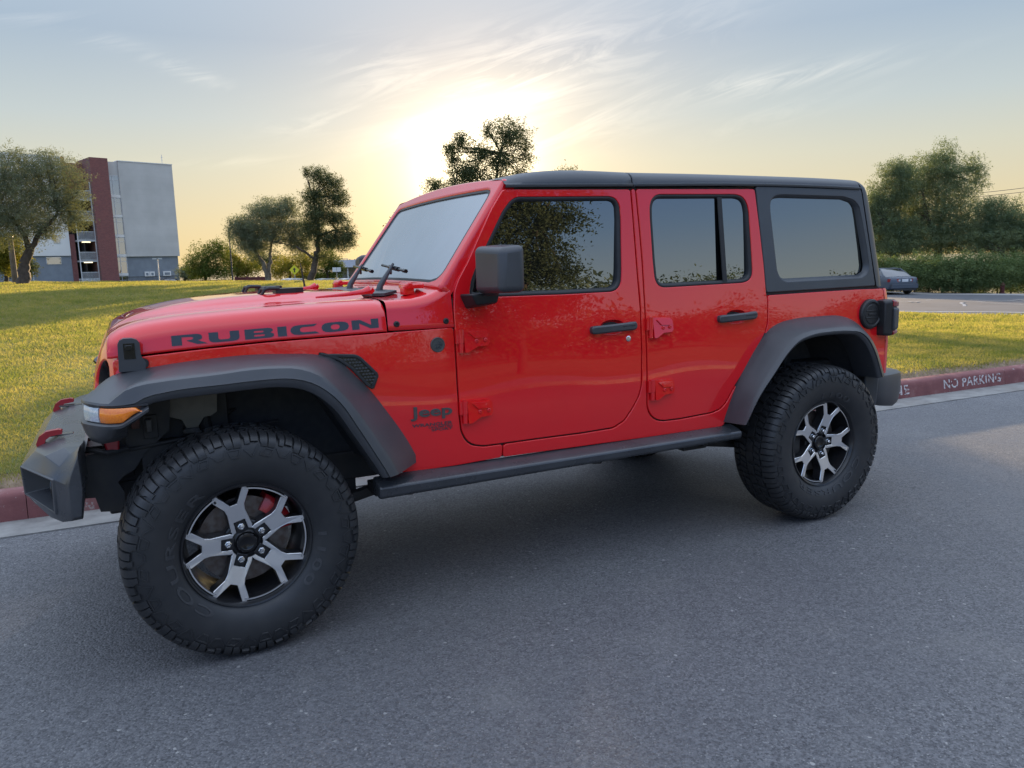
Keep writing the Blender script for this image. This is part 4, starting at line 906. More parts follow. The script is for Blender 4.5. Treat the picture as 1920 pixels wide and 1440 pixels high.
        for r_ in sorted({root_(i) for q in f for i in q}):
            fs=[q for q in f if root_(q[0])==r_]; ids=sorted({i for q in fs for i in q}); mp={i:k for k,i in enumerate(ids)}
            mm=MB(); raise_text(mm,w[ids],[[mp[i] for i in q] for q in fs],fn,.0022); mm.build('tyre_letter',M_['tletter'],o,smooth=False)
    for args in (('COURSER',180,.256,.287,116),('1100',-22,.256,.287,46)):
        word_on(*args)
    return o
def make_rim(parent):
    yo=-.118
    mb=MB(); mb.lathe([(.10,.236),(.09,.222),(-.09,.218),(-.100,.222),(-.108,.2365),(-.117,.2375),(-.1225,.2335),(-.1205,.2285),(-.112,.2235),(-.098,.2185),(-.075,.2145),(-.03,.205),(.06,.198),(.098,.216)],'y',80,(0,0,0))
    rim=mb.build('rim',M_['rimblk'],parent)
    half=[(.053,.0225),(.046,.0358),(.062,.0395),(.085,.0375),(.130,.0335),(.152,.0375),(.196,.0665),(.2140,.0625),(.2170,.0480),(.170,.0185),(.161,.0125)]
    out=[(.0925,.0195),(.0905,.0215),(.053,.0225)]+half[1:]; out=out+[(a,-b) for a,b in out[::-1]]
    def dep(r): return float(np.interp(r,[.04,.09,.15,.205,.22],[-.082,-.088,-.097,-.104,-.104]))
    mb=MB()
    for k in range(5):
        ca,sa=math.cos(R(72*k)),math.sin(R(72*k))
        def fn(a,b,d):
            r=math.hypot(a,b); wdn=1-.10*max(0,min(1,(.5-d*9))) ; return (a*ca-b*sa,dep(r)+d,a*sa+b*ca)
        fo=ccw(out); 
        # chamfered front face, deep black flanks
        n=len(fo); inn=inset(np.array(fo),.0016)
        tri=[list(t) for t in geometry.tessellate_polygon([[Vector((a,b,0)) for a,b in inn]])]
        v0=[fn(a,b,0) for a,b in inn]; v1=[fn(a,b,.0018) for a,b in fo]; v2=[fn(a+(.0 if a<.19 else .002),b*1.05,.052) for a,b in fo]
        mb.add(v0,[t for t in tri],0); mb.add(v0+v1,[(i,i+n,(i+1)%n+n,(i+1)%n) for i in range(n)],0)
        mb.add(v1+v2,[(i,i+n,(i+1)%n+n,(i+1)%n) for i in range(n)],1)
    for k in range(5):
        a0,a1=R(72*k+14.5),R(72*(k+1)-14.5); ring=[]
        for t in np.linspace(a0,a1,15):
            c,s_=math.cos(t),math.sin(t); ring.append([(r*c,y,r*s_) for r,y in ((.2105,-.060),(.2105,-.1035),(.2115,-.1045),(.2165,-.1045),(.2180,-.1035),(.2180,-.09))])
        b=len(mb.f); mb.loft(ring,False,1)
        for i in range(b,len(mb.f)):
            if (i-b)%5==2: mb.m[i]=0
    spk=mb.build('spokes',[M_['alloy'],M_['rimblk']],parent,smooth=False)
    bm=bmesh.new(); bm.from_mesh(spk.data); bmesh.ops.remove_doubles(bm,verts=bm.verts,dist=1e-5); bmesh.ops.recalc_face_normals(bm,faces=bm.faces); bm.to_mesh(spk.data); bm.free()
    mb=MB(); mb.lathe([(.0,.088),(-.060,.086),(-.066,.080),(-.069,.060),(-.074,.043),(-.078,.040)],'y',40); mb.lathe([(.0,.03),(.0,.001)],'y',8)
    for k in range(5):
        a=R(72*k); c,s=math.cos(a),math.sin(a); rot=Matrix.Rotation(-a,3,'Y')
        mb.box((.070*c,-.068,.070*s),(.05,.022,.043),rot=rot)
    mb.build('hub',M_['rimblk'],rim,bevel=.003)
    mb=MB(); mb.lathe([(-.070,.0385),(-.086,.0375),(-.090,.034),(-.091,.026),(-.0895,.024),(-.0885,.001)],'y',36); mb.build('hub_cap',M_['gloss'],rim)
    for k in range(5):
        a=R(72*k); m=MB(); c=(.0665*math.cos(a),-.079,.0665*math.sin(a))
        m.lathe([(0,.0125),(-.002,.0125),(-.003,.0100),(-.015,.0096),(-.0185,.007),(-.0185,.004),(-.016,.0035),(-.016,.0003)],'y',6,c); m.build('lug_nut',M_['nut'],rim,smooth=False)
    m=MB(); m.lathe([(-.09,.0045),(-.108,.0045),(-.110,.003),(-.110,.0003)],'y',8,(.205*math.cos(R(-56)),0,.205*math.sin(R(-56)))); m.build('valve',M_['rubber'],rim)
    return rim
def make_brake(parent,cal,cm='caliper'):
    mb=MB(); mb.lathe([(-.005,.08),(-.005,.166),(-.028,.166),(-.028,.085),(-.045,.08),(-.045,.03)],'y',48); mb.build('brake_disc',M_['rotor'],parent)
    mb=MB(); arc=[cal+t for t in np.linspace(-26,26,9)]; rings=[]
    for a in arc:
        c,s=math.cos(R(a)),math.sin(R(a)); e=1-.35*abs((a-cal)/26)**3
        rings.append([(r*c,y,r*s) for r,y in ((.118,-.030),(.122,-.030-.030*e),(.168,-.030-.032*e),(.186,-.030-.016*e),(.186,.03),(.118,.03))])
    mb.loft(rings,True,0,True); mb.build('brake_caliper',M_[cm],parent,sharp=40)
wheel=empty('wheel',(0,0,.4289),parent=suv)
make_tyre(wheel); make_rim(wheel)
def copy_tree(o,parent=None):
    c=o.copy(); COL.objects.link(c)
    if parent: c.parent=parent
    for ch in list(o.children): copy_tree(ch,c)
    return c
def place(w,x,y,spin,steer,rev=False):
    w.location=(x,y,.4289)
    w.rotation_mode='XYZ'; m=Matrix.Rotation(steer+(math.pi if rev else 0),4,'Z')@Matrix.Rotation(-R(spin),4,'Y'); w.rotation_euler=m.to_euler()
def turn(w,spin,steer=0.,flip=False): 
    w.matrix_local=Matrix.Translation(w.location)@Matrix.Rotation(steer+(math.pi if flip else 0),4,'Z')@Matrix.Rotation(-R(spin),4,'Y')
hubs=[(0,-.80,0,R(2.4),False,180,35),(3.008,-.80,0,0,False,-72-8,180),(0,.80,20,R(2.4),True,0,35),(3.008,.80,50,0,True,0,180)]
for i,(x,y,spin,st,fl,sp2,cal) in enumerate(hubs):
    w=wheel if i==0 else copy_tree(wheel,suv)
    w.location=(x,y,.4289); turn(w,0,st,fl)
    for ch in w.children:
        nm=ch.name.split('.')[0]
        if nm in('rim','spokes'): ch.rotation_euler=(0,-R({0:180-4,1:-1,2:10,3:40}[i]),0)
        if nm=='tyre': ch.rotation_euler=(0,-R({0:0,1:100,2:10,3:40}[i]),0)
for i,(x,y,spin,st,fl,sp2,cal) in enumerate(hubs):
    b=empty('brake',(x,y,.4289),parent=suv); b.rotation_euler=(0,0,st+(math.pi if fl else 0)); make_brake(b,cal if not fl else 180-cal,'caliper' if i in (0,2) else 'under')
sp=copy_tree(wheel,suv); sp.name='spare_wheel'; sp.location=(3.80,.02,1.02); sp.matrix_local=Matrix.Translation((3.80,.02,1.02))@Matrix.Rotation(R(90),4,'Z')
# ---- cabin
mb=MB(); mb.hexa([(1.27,-.66,1.765),(3.42,-.66,1.775),(3.42,.66,1.775),(1.27,.66,1.765),(1.27,-.66,1.785),(3.42,-.66,1.80),(3.42,.66,1.80),(1.27,.66,1.785)]); mb.build('headliner',M_['seat'],suv,bevel=.004)
mb=MB(); mb.hexa([(.80,-.66,1.10),(1.12,-.66,1.08),(1.12,.66,1.08),(.80,.66,1.10),(.86,-.64,1.335),(1.12,-.64,1.29),(1.12,.64,1.29),(.86,.64,1.335)]); mb.build('dashboard',M_['seat'],suv,bevel=.03,seg=3)
mb=MB(); mb.tube([(1.28+.06*math.cos(t)*.5,-.37+.185*math.sin(t),1.22+.185*math.cos(t)) for t in np.linspace(0,2*math.pi,30)],.014,8); mb.tube([(1.13,-.37,1.16),(1.28,-.37,1.22)],.03,8); mb.box((1.27,-.37,1.22),(.03,.30,.05)); mb.build('steering_wheel',TR,suv)
for x,ysx in ((1.62,(-.37,.37)),(2.52,(-.37,.37))):
    for y in ysx:
        mb=MB(); mb.hexa([(x-.32,y-.25,.72),(x+.22,y-.25,.72),(x+.22,y+.25,.72),(x-.32,y+.25,.72),(x-.34,y-.25,.92),(x+.16,y-.25,.90),(x+.16,y+.25,.90),(x-.34,y+.25,.92)])
        mb.hexa([(x+.06,y-.25,.86),(x+.22,y-.25,.86),(x+.22,y+.25,.86),(x+.06,y+.25,.86),(x+.24,y-.20,1.40),(x+.34,y-.20,1.40),(x+.34,y+.20,1.40),(x+.24,y+.20,1.40)]); mb.box((x+.31,y,1.50),(.09,.26,.17)); mb.build('seat',M_['seat'],suv,bevel=.04,seg=3)
mb=MB()
for s in (-1,1): mb.tube([(.98,s*.60,1.36),(1.26,s*.57,1.74),(1.9,s*.58,1.775),(2.7,s*.58,1.78),(3.35,s*.57,1.70),(3.45,s*.56,1.2)],.03,8); mb.tube([(1.93,s*.58,1.77),(1.93,s*.66,1.2)],.035,8)
mb.tube([(1.92,-.58,1.77),(1.92,.58,1.77)],.03,8); mb.build('roll_cage',M_['seat'],suv)
# ---- the far side is the mirror image of the near side
for o in mirror_list:
    c=copy_tree(o,suv); c.scale=(1,-1,1)
# ================================================================ the place
CAMP=Vector((-0.328,-3.792,1.4386))
def at(px,py,dist):
    """point seen at a pixel of the photograph, at a level distance in metres from the camera"""
    d=_f+(px-960)/1435.4*_r2-(py-720)/1435.4*_u2; h=math.hypot(d.x,d.y); return CAMP+d*(dist/h)
def yk(x): return 1.42-.03*x
def sstep(a,b,x):
    t=np.clip((x-a)/(b-a),0,1); return t*t*(3-2*t)
def H(x,y):
    x=np.asarray(x,float); y=np.asarray(y,float)
    dx,dy=x-CAMP.x,y-CAMP.y; d=np.hypot(dx,dy); az=np.degrees(np.arctan2(dx,dy))
    amp=np.clip(.80-(az+7)*.026,.20,.95)
    left=.168+amp*sstep(4,58,d)-(amp+.27)*sstep(60,100,d)
    right=.168-.60*sstep(9,28,d)-.32*sstep(28,50,d)
    w=sstep(18,46,az); lawn=left*(1-w)+right*w
    lawn=lawn+.025*np.sin(.9*x+.5*y)*sstep(6,14,d)*np.sin(.35*y-.6*x)
    k=sstep(-.05,.25,y-yk(x)-.1)
    return lawn*k
def ramp_mat(name,stops,scale,detail=8,rough=.85,bump=None,spots=None,vec='Object',dist=0,sub=None):
    m=bpy.data.materials.new(name); m.use_nodes=True; t=m.node_tree; b=t.nodes['Principled BSDF']; n=t.nodes.new; l=t.links.new
    b.inputs['Roughness'].default_value=rough; b.inputs['Specular IOR Level'].default_value=.3
    tc=n('ShaderNodeTexCoord'); nz=n('ShaderNodeTexNoise'); nz.inputs['Scale'].default_value=scale; nz.inputs['Detail'].default_value=detail; nz.inputs['Roughness'].default_value=.6; nz.inputs['Distortion'].default_value=dist
    l(tc.outputs[vec],nz.inputs['Vector']); cr=n('ShaderNodeValToRGB'); e=cr.color_ramp.elements
    while len(e)<len(stops): e.new(.5)
    for i,(p,c) in enumerate(stops): e[i].position=p; e[i].color=(*c,1)
    l(nz.outputs[0],cr.inputs[0]); last=cr.outputs[0]
    if spots:     # (scale, threshold, colour, amount)
        for sc_,th,colr,amt in spots:
            vo=n('ShaderNodeTexNoise'); vo.inputs['Scale'].default_value=sc_; vo.inputs['Detail'].default_value=4; vo.inputs['Roughness'].default_value=.7; l(tc.outputs[vec],vo.inputs['Vector'])
            mr=n('ShaderNodeMapRange'); mr.inputs[1].default_value=th; mr.inputs[2].default_value=th+.06; mr.inputs[4].default_value=amt; l(vo.outputs[0],mr.inputs[0])
            mx=n('ShaderNodeMix'); mx.data_type='RGBA'; mx.inputs[7].default_value=(*colr,1); l(mr.outputs[0],mx.inputs[0]); l(last,mx.inputs[6]); last=mx.outputs[2]
    l(last,b.inputs['Base Color'])
    if bump:
        bn=n('ShaderNodeTexNoise'); bn.inputs['Scale'].default_value=bump[0]; bn.inputs['Detail'].default_value=5; l(tc.outputs[vec],bn.inputs['Vector'])
        bp=n('ShaderNodeBump'); bp.inputs['Strength'].default_value=bump[1]; bp.inputs['Distance'].default_value=bump[2]; l(bn.outputs[0],bp.inputs['Height']); l(bp.outputs[0],b.inputs['Normal'])
    return m
E_={}
def asphalt_mat():
    m=bpy.data.materials.new('asphalt'); m.use_nodes=True; t=m.node_tree; b=t.nodes['Principled BSDF']; n=t.nodes.new; l=t.links.new
    b.inputs['Roughness'].default_value=.78; b.inputs['Specular IOR Level'].default_value=.48; tc=n('ShaderNodeTexCoord')
    def noise(sc_,det=5,ro=.6):
        k=n('ShaderNodeTexNoise'); k.inputs['Scale'].default_value=sc_; k.inputs['Detail'].default_value=det; k.inputs['Roughness'].default_value=ro; l(tc.outputs['Object'],k.inputs[0]); return k.outputs[0]
    def rng_(v,a,b_,c=0.,d=1.):
        k=n('ShaderNodeMapRange'); l(v,k.inputs[0]); k.inputs[1].default_value=a; k.inputs[2].default_value=b_; k.inputs[3].default_value=c; k.inputs[4].default_value=d; return k.outputs[0]
    def mix(f,a,b_,op='MIX'):
        k=n('ShaderNodeMix'); k.data_type='RGBA'; k.blend_type=op
        for i,v in ((0,f),(6,a),(7,b_)):
            if isinstance(v,tuple): k.inputs[i].default_value=(*v,1)
            elif isinstance(v,float): k.inputs[i].default_value=v
            else: l(v,k.inputs[i])
        return k.outputs[2]
    # stones of two sizes set in dark binder
    vo=n('ShaderNodeTexVoronoi'); vo.inputs['Scale'].default_value=105.; l(tc.outputs['Object'],vo.inputs[0]); sx=n('ShaderNodeSeparateColor'); l(vo.outputs['Color'],sx.inputs[0])
    v2=n('ShaderNodeTexVoronoi'); v2.inputs['Scale'].default_value=210.; l(tc.outputs['Object'],v2.inputs[0]); s2=n('ShaderNodeSeparateColor'); l(v2.outputs['Color'],s2.inputs[0])
    stone=mix(rng_(sx.outputs[0],0,1),(.030,.030,.034),(.205,.203,.208)); fine=mix(rng_(s2.outputs[0],0,1),(.028,.028,.031),(.205,.203,.207)); c=mix(.5,stone,fine)
    c=mix(rng_(s2.outputs[1],.968,.978),c,(.26,.255,.245)); c=mix(rng_(sx.outputs[2],.9982,.999),c,(.36,.35,.33))
    c=mix(rng_(noise(.30,6),.42,.62,0.,.40),c,(.070,.070,.077)); c=mix(rng_(noise(1.6,6),.56,.70,0.,.28),c,(.185,.178,.168)); c=mix(rng_(noise(5.5,4),.68,.72,0.,.5),c,(.040,.040,.042))
    l(c,b.inputs['Base Color']); l(rng_(noise(.8,5),.35,.65,.60,.78),b.inputs['Roughness'])
    bp=n('ShaderNodeBump'); bp.inputs['Strength'].default_value=.7; bp.inputs['Distance'].default_value=.004; bp.invert=True; l(vo.outputs['Distance'],bp.inputs['Height'])
    b2=n('ShaderNodeBump'); b2.inputs['Strength'].default_value=.5; b2.inputs['Distance'].default_value=.0025; l(noise(330,3),b2.inputs['Height']); l(bp.outputs[0],b2.inputs['Normal']); l(b2.outputs[0],b.inputs['Normal']); return m
E_['asphalt']=asphalt_mat()
E_['lot']=ramp_mat('lot_asphalt',[(.3,(.062,.064,.070)),(.7,(.092,.094,.102))],1.2,9,.8,None,[(7,.6,(.13,.13,.13),.5)])
E_['conc']=ramp_mat('gutter_concrete',[(.3,(.17,.16,.15)),(.5,(.235,.225,.21)),(.7,(.29,.28,.26))],6,9,.85,(90,.4,.003),[(1.6,.58,(.20,.18,.16),.5),(60,.66,(.15,.14,.13),.6)])
E_['kerb']=ramp_mat('red_kerb_paint',[(.3,(.150,.055,.056)),(.55,(.205,.078,.076)),(.72,(.27,.15,.14))],5,9,.75,(70,.4,.003),[(9,.635,(.36,.33,.31),.85),(38,.66,(.40,.37,.35),.8),(2.2,.62,(.085,.03,.03),.6)])
E_['dirt']=ramp_mat('dry_soil',[(.3,(.13,.088,.055)),(.55,(.22,.155,.10)),(.75,(.29,.22,.15))],14,9,.95,(60,.7,.012),[(40,.62,(.33,.29,.2),.7),(9,.6,(.13,.14,.06),.5)])
E_['earth']=ramp_mat('far_ground',[(.3,(.10,.10,.055)),(.6,(.16,.145,.08)),(.8,(.20,.18,.12))],.25,8,.95)
E_['turf']=ramp_mat('turf',[(.28,(.085,.105,.032)),(.50,(.135,.145,.048)),(.66,(.18,.17,.068)),(.8,(.21,.185,.085))],.55,10,.95,(45,.8,.03),[(3.0,.56,(.20,.18,.07),.55),(24,.6,(.062,.075,.020),.6)],dist=.6)
E_['white']=mat('road_paint',(.62,.62,.60),.7,noise=(8,(.40,.40,.39),8))
E_['seal']=mat('crack_seal',(.30,.30,.30),.7,noise=(9,(.22,.22,.22),6))
def leaf_mat(name,c0,c1,trans=.35,scale=3.0,warm=None):
    m=bpy.data.materials.new(name); m.use_nodes=True; t=m.node_tree; t.nodes.clear(); n=t.nodes.new; l=t.links.new
    o=n('ShaderNodeOutputMaterial'); tc=n('ShaderNodeTexCoord'); nz=n('ShaderNodeTexNoise'); nz.inputs['Scale'].default_value=scale; nz.inputs['Detail'].default_value=3; l(tc.outputs['Object'],nz.inputs[0])
    q=n('ShaderNodeMapRange'); q.inputs[1].default_value=.36; q.inputs[2].default_value=.64; l(nz.outputs[0],q.inputs[0])
    mx=n('ShaderNodeMix'); mx.data_type='RGBA'; mx.inputs[6].default_value=(*c0,1); mx.inputs[7].default_value=(*c1,1); l(q.outputs[0],mx.inputs[0])
    df=n('ShaderNodeBsdfDiffuse'); tr=n('ShaderNodeBsdfTranslucent'); l(mx.outputs[2],df.inputs[0])
    gm=n('ShaderNodeMix'); gm.data_type='RGBA'; gm.blend_type='MULTIPLY'; gm.inputs[0].default_value=1; gm.inputs[7].default_value=(1.25,1.15,.55,1); l(mx.outputs[2],gm.inputs[6]); l(gm.outputs[2],tr.inputs[0])
    ms=n('ShaderNodeMixShader'); ms.inputs[0].default_value=trans; l(df.outputs[0],ms.inputs[1]); l(tr.outputs[0],ms.inputs[2]); l(ms.outputs[0],o.inputs[0]); return m
E_['blade']=leaf_mat('grass_blade',(.180,.215,.066),(.34,.315,.130),.52,2.2)
E_['blade2']=leaf_mat('dry_grass_blade',(.29,.25,.13),(.36,.32,.19),.4,5.)
E_['bark']=mat('bark',(.085,.062,.045),.9,noise=(6,(.045,.034,.026),8),bump=(9,.6,.05))
E_['palebark']=mat('pale_bark',(.20,.175,.14),.9,noise=(4,(.10,.085,.07),8),bump=(9,.5,.04))
def seto(o,**k):
    for a,b in k.items(): o[a]=b
    return o
def sheet(name,us,rows,mat_,z=0.,kind='structure'):
    """rows(u) -> list of (x,y); z follows the terrain"""
    R_=[[(x,y) for x,y in rows(u)] for u in us]; mb=MB()
    mb.loft([[(x,y,float(H(x,y))+z) for x,y in r] for r in R_]); o=mb.build(name,mat_,sharp=180); 
    o['kind']=kind; 
    bm=bmesh.new(); bm.from_mesh(o.data); bmesh.ops.recalc_face_normals(bm,faces=bm.faces)
    if sum(f.normal.z for f in bm.faces)<0: bmesh.ops.reverse_faces(bm,faces=bm.faces)
    bm.to_mesh(o.data); bm.free(); return o
# ground out to the horizon
mb=MB(); rr=np.r_[0.5,3,6,9,12,16,20,26,33,42,52,64,80,100,140,250,500,1200,3000]; th=np.linspace(0,2*math.pi,121)[:-1]
mb.loft([[(CAMP.x+r*math.sin(a),CAMP.y+r*math.cos(a),float(H(CAMP.x+r*math.sin(a),CAMP.y+r*math.cos(a)))-(.40 if r<60 else .15 if r<250 else .6)) for a in th] for r in rr],True)
g=mb.build('ground',E_['earth'],sharp=180); g['kind']='structure'
# road, gutter and kerb
XA,XB=-70.,19.
def flat(name,us,y0,y1,m,z):
    mb=MB(); mb.loft([[(u,y0(u),z),(u,y1(u),z)] for u in us]); o=mb.build(name,m); o['kind']='structure'
    for p_ in o.data.polygons: pass
    bm=bmesh.new(); bm.from_mesh(o.data)
    if sum(f.normal.z for f in bm.faces)<0: bmesh.ops.reverse_faces(bm,faces=bm.faces)
    bm.to_mesh(o.data); bm.free(); return o
us=np.linspace(XA,60,66)
flat('road',us,lambda u:-9.3,lambda u:yk(u)-.325,E_['asphalt'],0.0)
# gutter pan with joints, laid between the asphalt and the kerb
mb=MB()
for x0 in np.arange(-40,18,3.05):
    x1=x0+3.038; a,b=yk(x0),yk(x1); mb.hexa([(x0,a-.33,-.05),(x1,b-.33,-.05),(x1,b,-.05),(x0,a,-.05),(x0,a-.33,.008),(x1,b-.33,.008),(x1,b,-.012+.016),(x0,a,-.012+.016)])
o=mb.build('gutter',E_['conc'],smooth=False); o['kind']='structure'
mb=MB()
for k,x0 in enumerate(np.arange(-40.6,18,3.05)):
    x1=x0+3.046; rings=[]
    for x in np.linspace(x0,x1,6):
        y=yk(x); w=.004*math.sin(5*x); rings.append([(x,y-.012+w*.3,-.03),(x,y+.006,.11),(x,y+.012,.142+w*.4),(x,y+.024,.158+w*.5),(x,y+.044,.164+w*.5),(x,y+.15,.168),(x,y+.165,.164),(x,y+.168,.05)])
    mb.loft(rings,False,0,False); mb.add(rings[0],[tuple(range(8))]); mb.add(rings[-1],[tuple(range(8))[::-1]])
kerb=mb.build('kerb',E_['kerb'],sharp=40); kerb['kind']='structure'
# stencilled letters on the kerb face
def kerb_text(name,s,x0,x1,z0,z1,label):
    v,f=text_geo(s,1.0,.012,1.10); mn,mx=v.min(0),v.max(0); w=(v-mn)/(mx-mn); mb=MB()
    def fn(a,b,h):
        x=lerp(x0,x1,a); z=lerp(z0,z1,b); return (x,yk(x)-.012+.018*(z+.03)/.13-h-.0015,z)
    raise_text(mb,w,f,fn,.002); o=mb.build(name,E_['stencil'],smooth=False); tag(o,label,'lettering'); return o
E_['stencil']=ramp_mat('worn_stencil_paint',[(.42,(.16,.05,.05)),(.50,(.50,.46,.45)),(.7,(.62,.59,.58))],26,8,.8)
kerb_text('kerb_lettering','FIRE LANE',5.80,6.68,.040,.134,'worn white stencilled word ending in NE on red kerb behind the red car bumper')
kerb_text('kerb_lettering','NO PARKING',7.20,8.12,.042,.138,'worn white stencilled NO PARKING on the red kerb right of the red car')
# soil strip and lawn
vs=[.0,.06,.14,.24,.36,.5]
def soilrow(u): return [(u,yk(u)+.165+v*(1+.35*math.sin(1.7*u)*math.sin(.6*u+1))) for v in vs]
sheet('soil_strip',np.linspace(-40,19,160),soilrow,E_['dirt'],.006)
def lawn_edge(y): return np.interp(y,[0,2.5,5,9.3,12.2,20,40,140],[17.5,21.5,23.4,22.8,21.4,19.5,19,19])
vv=np.r_[.40,.55,.75,1.0,1.4,1.9,2.5,3.2,4,5,6,7.2,8.5,10,12,14.5,17.5,21,25,30,36,43,51,60,72,90,120]
def lawnrow(t): 
    o=[]
    for v in vv:
        y=1.0+v+.165; xe=float(lawn_edge(y)); x=-110+(xe+110)*t if t<.2 else lerp(-88+.2*xe*0,xe,0) if False else lerp(-60,xe,t); o.append((x,yk(x)+.165+v-.05))
    return o
ts=np.r_[np.linspace(0,.5,14)[:-1],np.linspace(.5,1,70)]
sheet('lawn',ts,lawnrow,E_['turf'],.012)
# cross street / car park at the right
def lotrow(t):
    y=lerp(-6,70,t); a=float(lawn_edge(y))+.30; b=max(a+19.3,a+20.5); return [(lerp(a,b,k),y) for k in np.linspace(0,1,12)]
lot=sheet('car_park',np.linspace(0,1,40),lotrow,E_['lot'],.02)
def strip(name,off,w,m,z,y0=-5,y1=60,n=60):
    return sheet(name,np.linspace(0,1,n),lambda t:[(float(lawn_edge(lerp(y0,y1,t)))+off,lerp(y0,y1,t)),(float(lawn_edge(lerp(y0,y1,t)))+off+w,lerp(y0,y1,t))],m,z)
strip('lot_edge_concrete',.05,.42,E_['conc'],.032)
strip('edge_line',1.25,.14,E_['white'],.028)
strip('far_gutter',18.6,1.7,E_['conc'],.032)
# light crack-seal lines wandering over the car park
mb=MB()
for pts in ([(1630,573),(1660,570),(1690,571),(1712,575),(1725,572)],[(1735,566),(1760,564),(1792,566)],[(1800,577),(1814,573),(1832,572),(1852,570),(1880,570),(1918,566)],[(1800,577),(1808,581),(1804,585)],[(1690,563),(1720,561),(1745,560)],[(1820,564),(1840,563)],[(1838,576),(1880,578),(1919,580)]):
    P_=[]
    for q in pts:
        v=at(q[0],q[1],10.); d=(v-CAMP); t=(-.62-CAMP.z)/d.z; w=CAMP+d*t; P_.append((w.x,w.y))
    P_=crv(P_,14)
    for i in range(13):
        (x0,y0),(x1,y1)=P_[i],P_[i+1]; dx,dy=x1-x0,y1-y0; l_=math.hypot(dx,dy); nx,ny=-dy/l_*.055,dx/l_*.055
        mb.add([(x0-nx,y0-ny,float(H(x0,y0))+.027),(x1-nx,y1-ny,float(H(x1,y1))+.027),(x1+nx,y1+ny,float(H(x1,y1))+.027),(x0+nx,y0+ny,float(H(x0,y0))+.027)],[(0,1,2,3)])
o=mb.build('crack_seal',E_['seal'],smooth=False); o['kind']='structure'
# ---- grass blades
def blades(name,n,region,hgt,wid,m,label=None):
    """region(n)-> x,y,scale arrays"""
    x,y,s=region(n); n=len(x); a=rng.uniform(0,2*np.pi,n); ln=rng.uniform(.35,1.0,n)*hgt*s; lean=rng.uniform(.1,.75,n)*ln; w=wid*s*rng.uniform(.6,1.3,n)
    z=H(x,y)+.004; c,sn=np.cos(a),np.sin(a); fa=rng.uniform(0,2*np.pi,n)
    V=np.zeros((n,4,3)); 
    V[:,0]=np.stack([x-c*w/2,y-sn*w/2,z],1); V[:,1]=np.stack([x+c*w/2,y+sn*w/2,z],1)
    mx,my=x+np.cos(fa)*lean*.35,y+np.sin(fa)*lean*.35
    V[:,2]=np.stack([mx+c*w*.42,my+sn*w*.42,z+ln*.6],1); V[:,3]=np.stack([x+np.cos(fa)*lean,y+np.sin(fa)*lean,z+ln],1)
    me=bpy.data.meshes.new(name); me.vertices.add(4*n); me.vertices.foreach_set('co',V.ravel()); me.loops.add(6*n); me.polygons.add(2*n)
    b=np.arange(n)[:,None]*4; idx=np.concatenate([b+np.array([0,1,2]),b+np.array([0,2,3])],1).ravel()
    me.loops.foreach_set('vertex_index',idx.astype(np.int32)); me.polygons.foreach_set('loop_start',(np.arange(2*n)*3).astype(np.int32)); me.materials.append(m); me.update(calc_edges=True)
    o=bpy.data.objects.new(name,me); COL.objects.link(o); o['kind']='stuff'; return o
def noise2(x,y): return .5+.25*np.sin(1.3*x+.7*y+1)+.25*np.sin(.9*y-1.9*x+2*np.sin(.6*y))
def reg(az0,az1,d0,d1,soft):
    def f(n):
        az=np.radians(rng.uniform(az0,az1,n)); d=d0*(d1/d0)**rng.uniform(0,1,n); x=CAMP.x+d*np.sin(az); y=CAMP.y+d*np.cos(az)
        v=y-yk(x)-.165; k=(v>.10+.45*rng.random(n)*noise2(2*x,2*y))&(x<lawn_edge(y)-.05)
        x,y,d=x[k],y[k],d[k]; s=np.clip(d/9.,.9,3.4)*(.75+.5*noise2(.8*x,.8*y)); return x,y,s
    return f
blades('grass',460000,reg(-10,18,5.0,62,.5),.040,.0050,E_['blade'])
blades('grass',220000,reg(44,62,5.8,27,.5),.048,.0054,E_['blade'])
blades('dry_grass',70000,reg(-10,18,5.0,60,.5),.038,.006,E_['blade2'])
blades('dry_grass',16000,reg(46,62,6.0,25,.5),.040,.006,E_['blade2'])
blades('grass',190000,reg(-44,-10,5.0,55,.5),.040,.0058,E_['blade'])
blades('grass',130000,reg(18,44,6.0,40,.5),.042,.0058,E_['blade'])
blades('grass',90000,reg(62,80,6.0,27,.5),.046,.0060,E_['blade'])
blades('dry_grass',30000,reg(-44,-10,5.0,50,.5),.038,.006,E_['blade2'])
def strag(n):
    x=np.r_[rng.uniform(-3.2,1.2,n//2),rng.uniform(5,11,n-n//2)]; v=rng.uniform(0,1,n)**1.2*.5; return x,yk(x)+.19+v,np.full(n,.75)
blades('dry_grass',5000,strag,.05,.006,E_['blade2'])
# ---- trees
def leafmesh(name,cl,m,parent=None):
    """cl: centres (n,3), size (n), droop"""
    C_,S_,dr=cl; n=len(C_); a=rng.normal(size=(n,3)); a[:,2]*=.6; a[:,2]-=dr; a/=np.linalg.norm(a,axis=1)[:,None]; b=rng.normal(size=(n,3)); b-=a*(np.sum(a*b,1))[:,None]; b/=np.linalg.norm(b,axis=1)[:,None]
    l=S_[:,None]; w=l*rng.uniform(.28,.5,(n,1))
    V=np.stack([C_-a*l*.5,C_+b*w*.5-a*l*.05,C_+a*l*.5,C_-b*w*.5+a*l*.05],1)
    me=bpy.data.meshes.new(name); me.vertices.add(4*n); me.vertices.foreach_set('co',V.ravel()); me.loops.add(4*n); me.polygons.add(n)
    me.loops.foreach_set('vertex_index',np.arange(4*n,dtype=np.int32)); me.polygons.foreach_set('loop_start',(np.arange(n)*4).astype(np.int32)); me.materials.append(m); me.update(calc_edges=True)
    o=bpy.data.objects.new(name,me); COL.objects.link(o)
    if parent: o.parent=parent
    return o
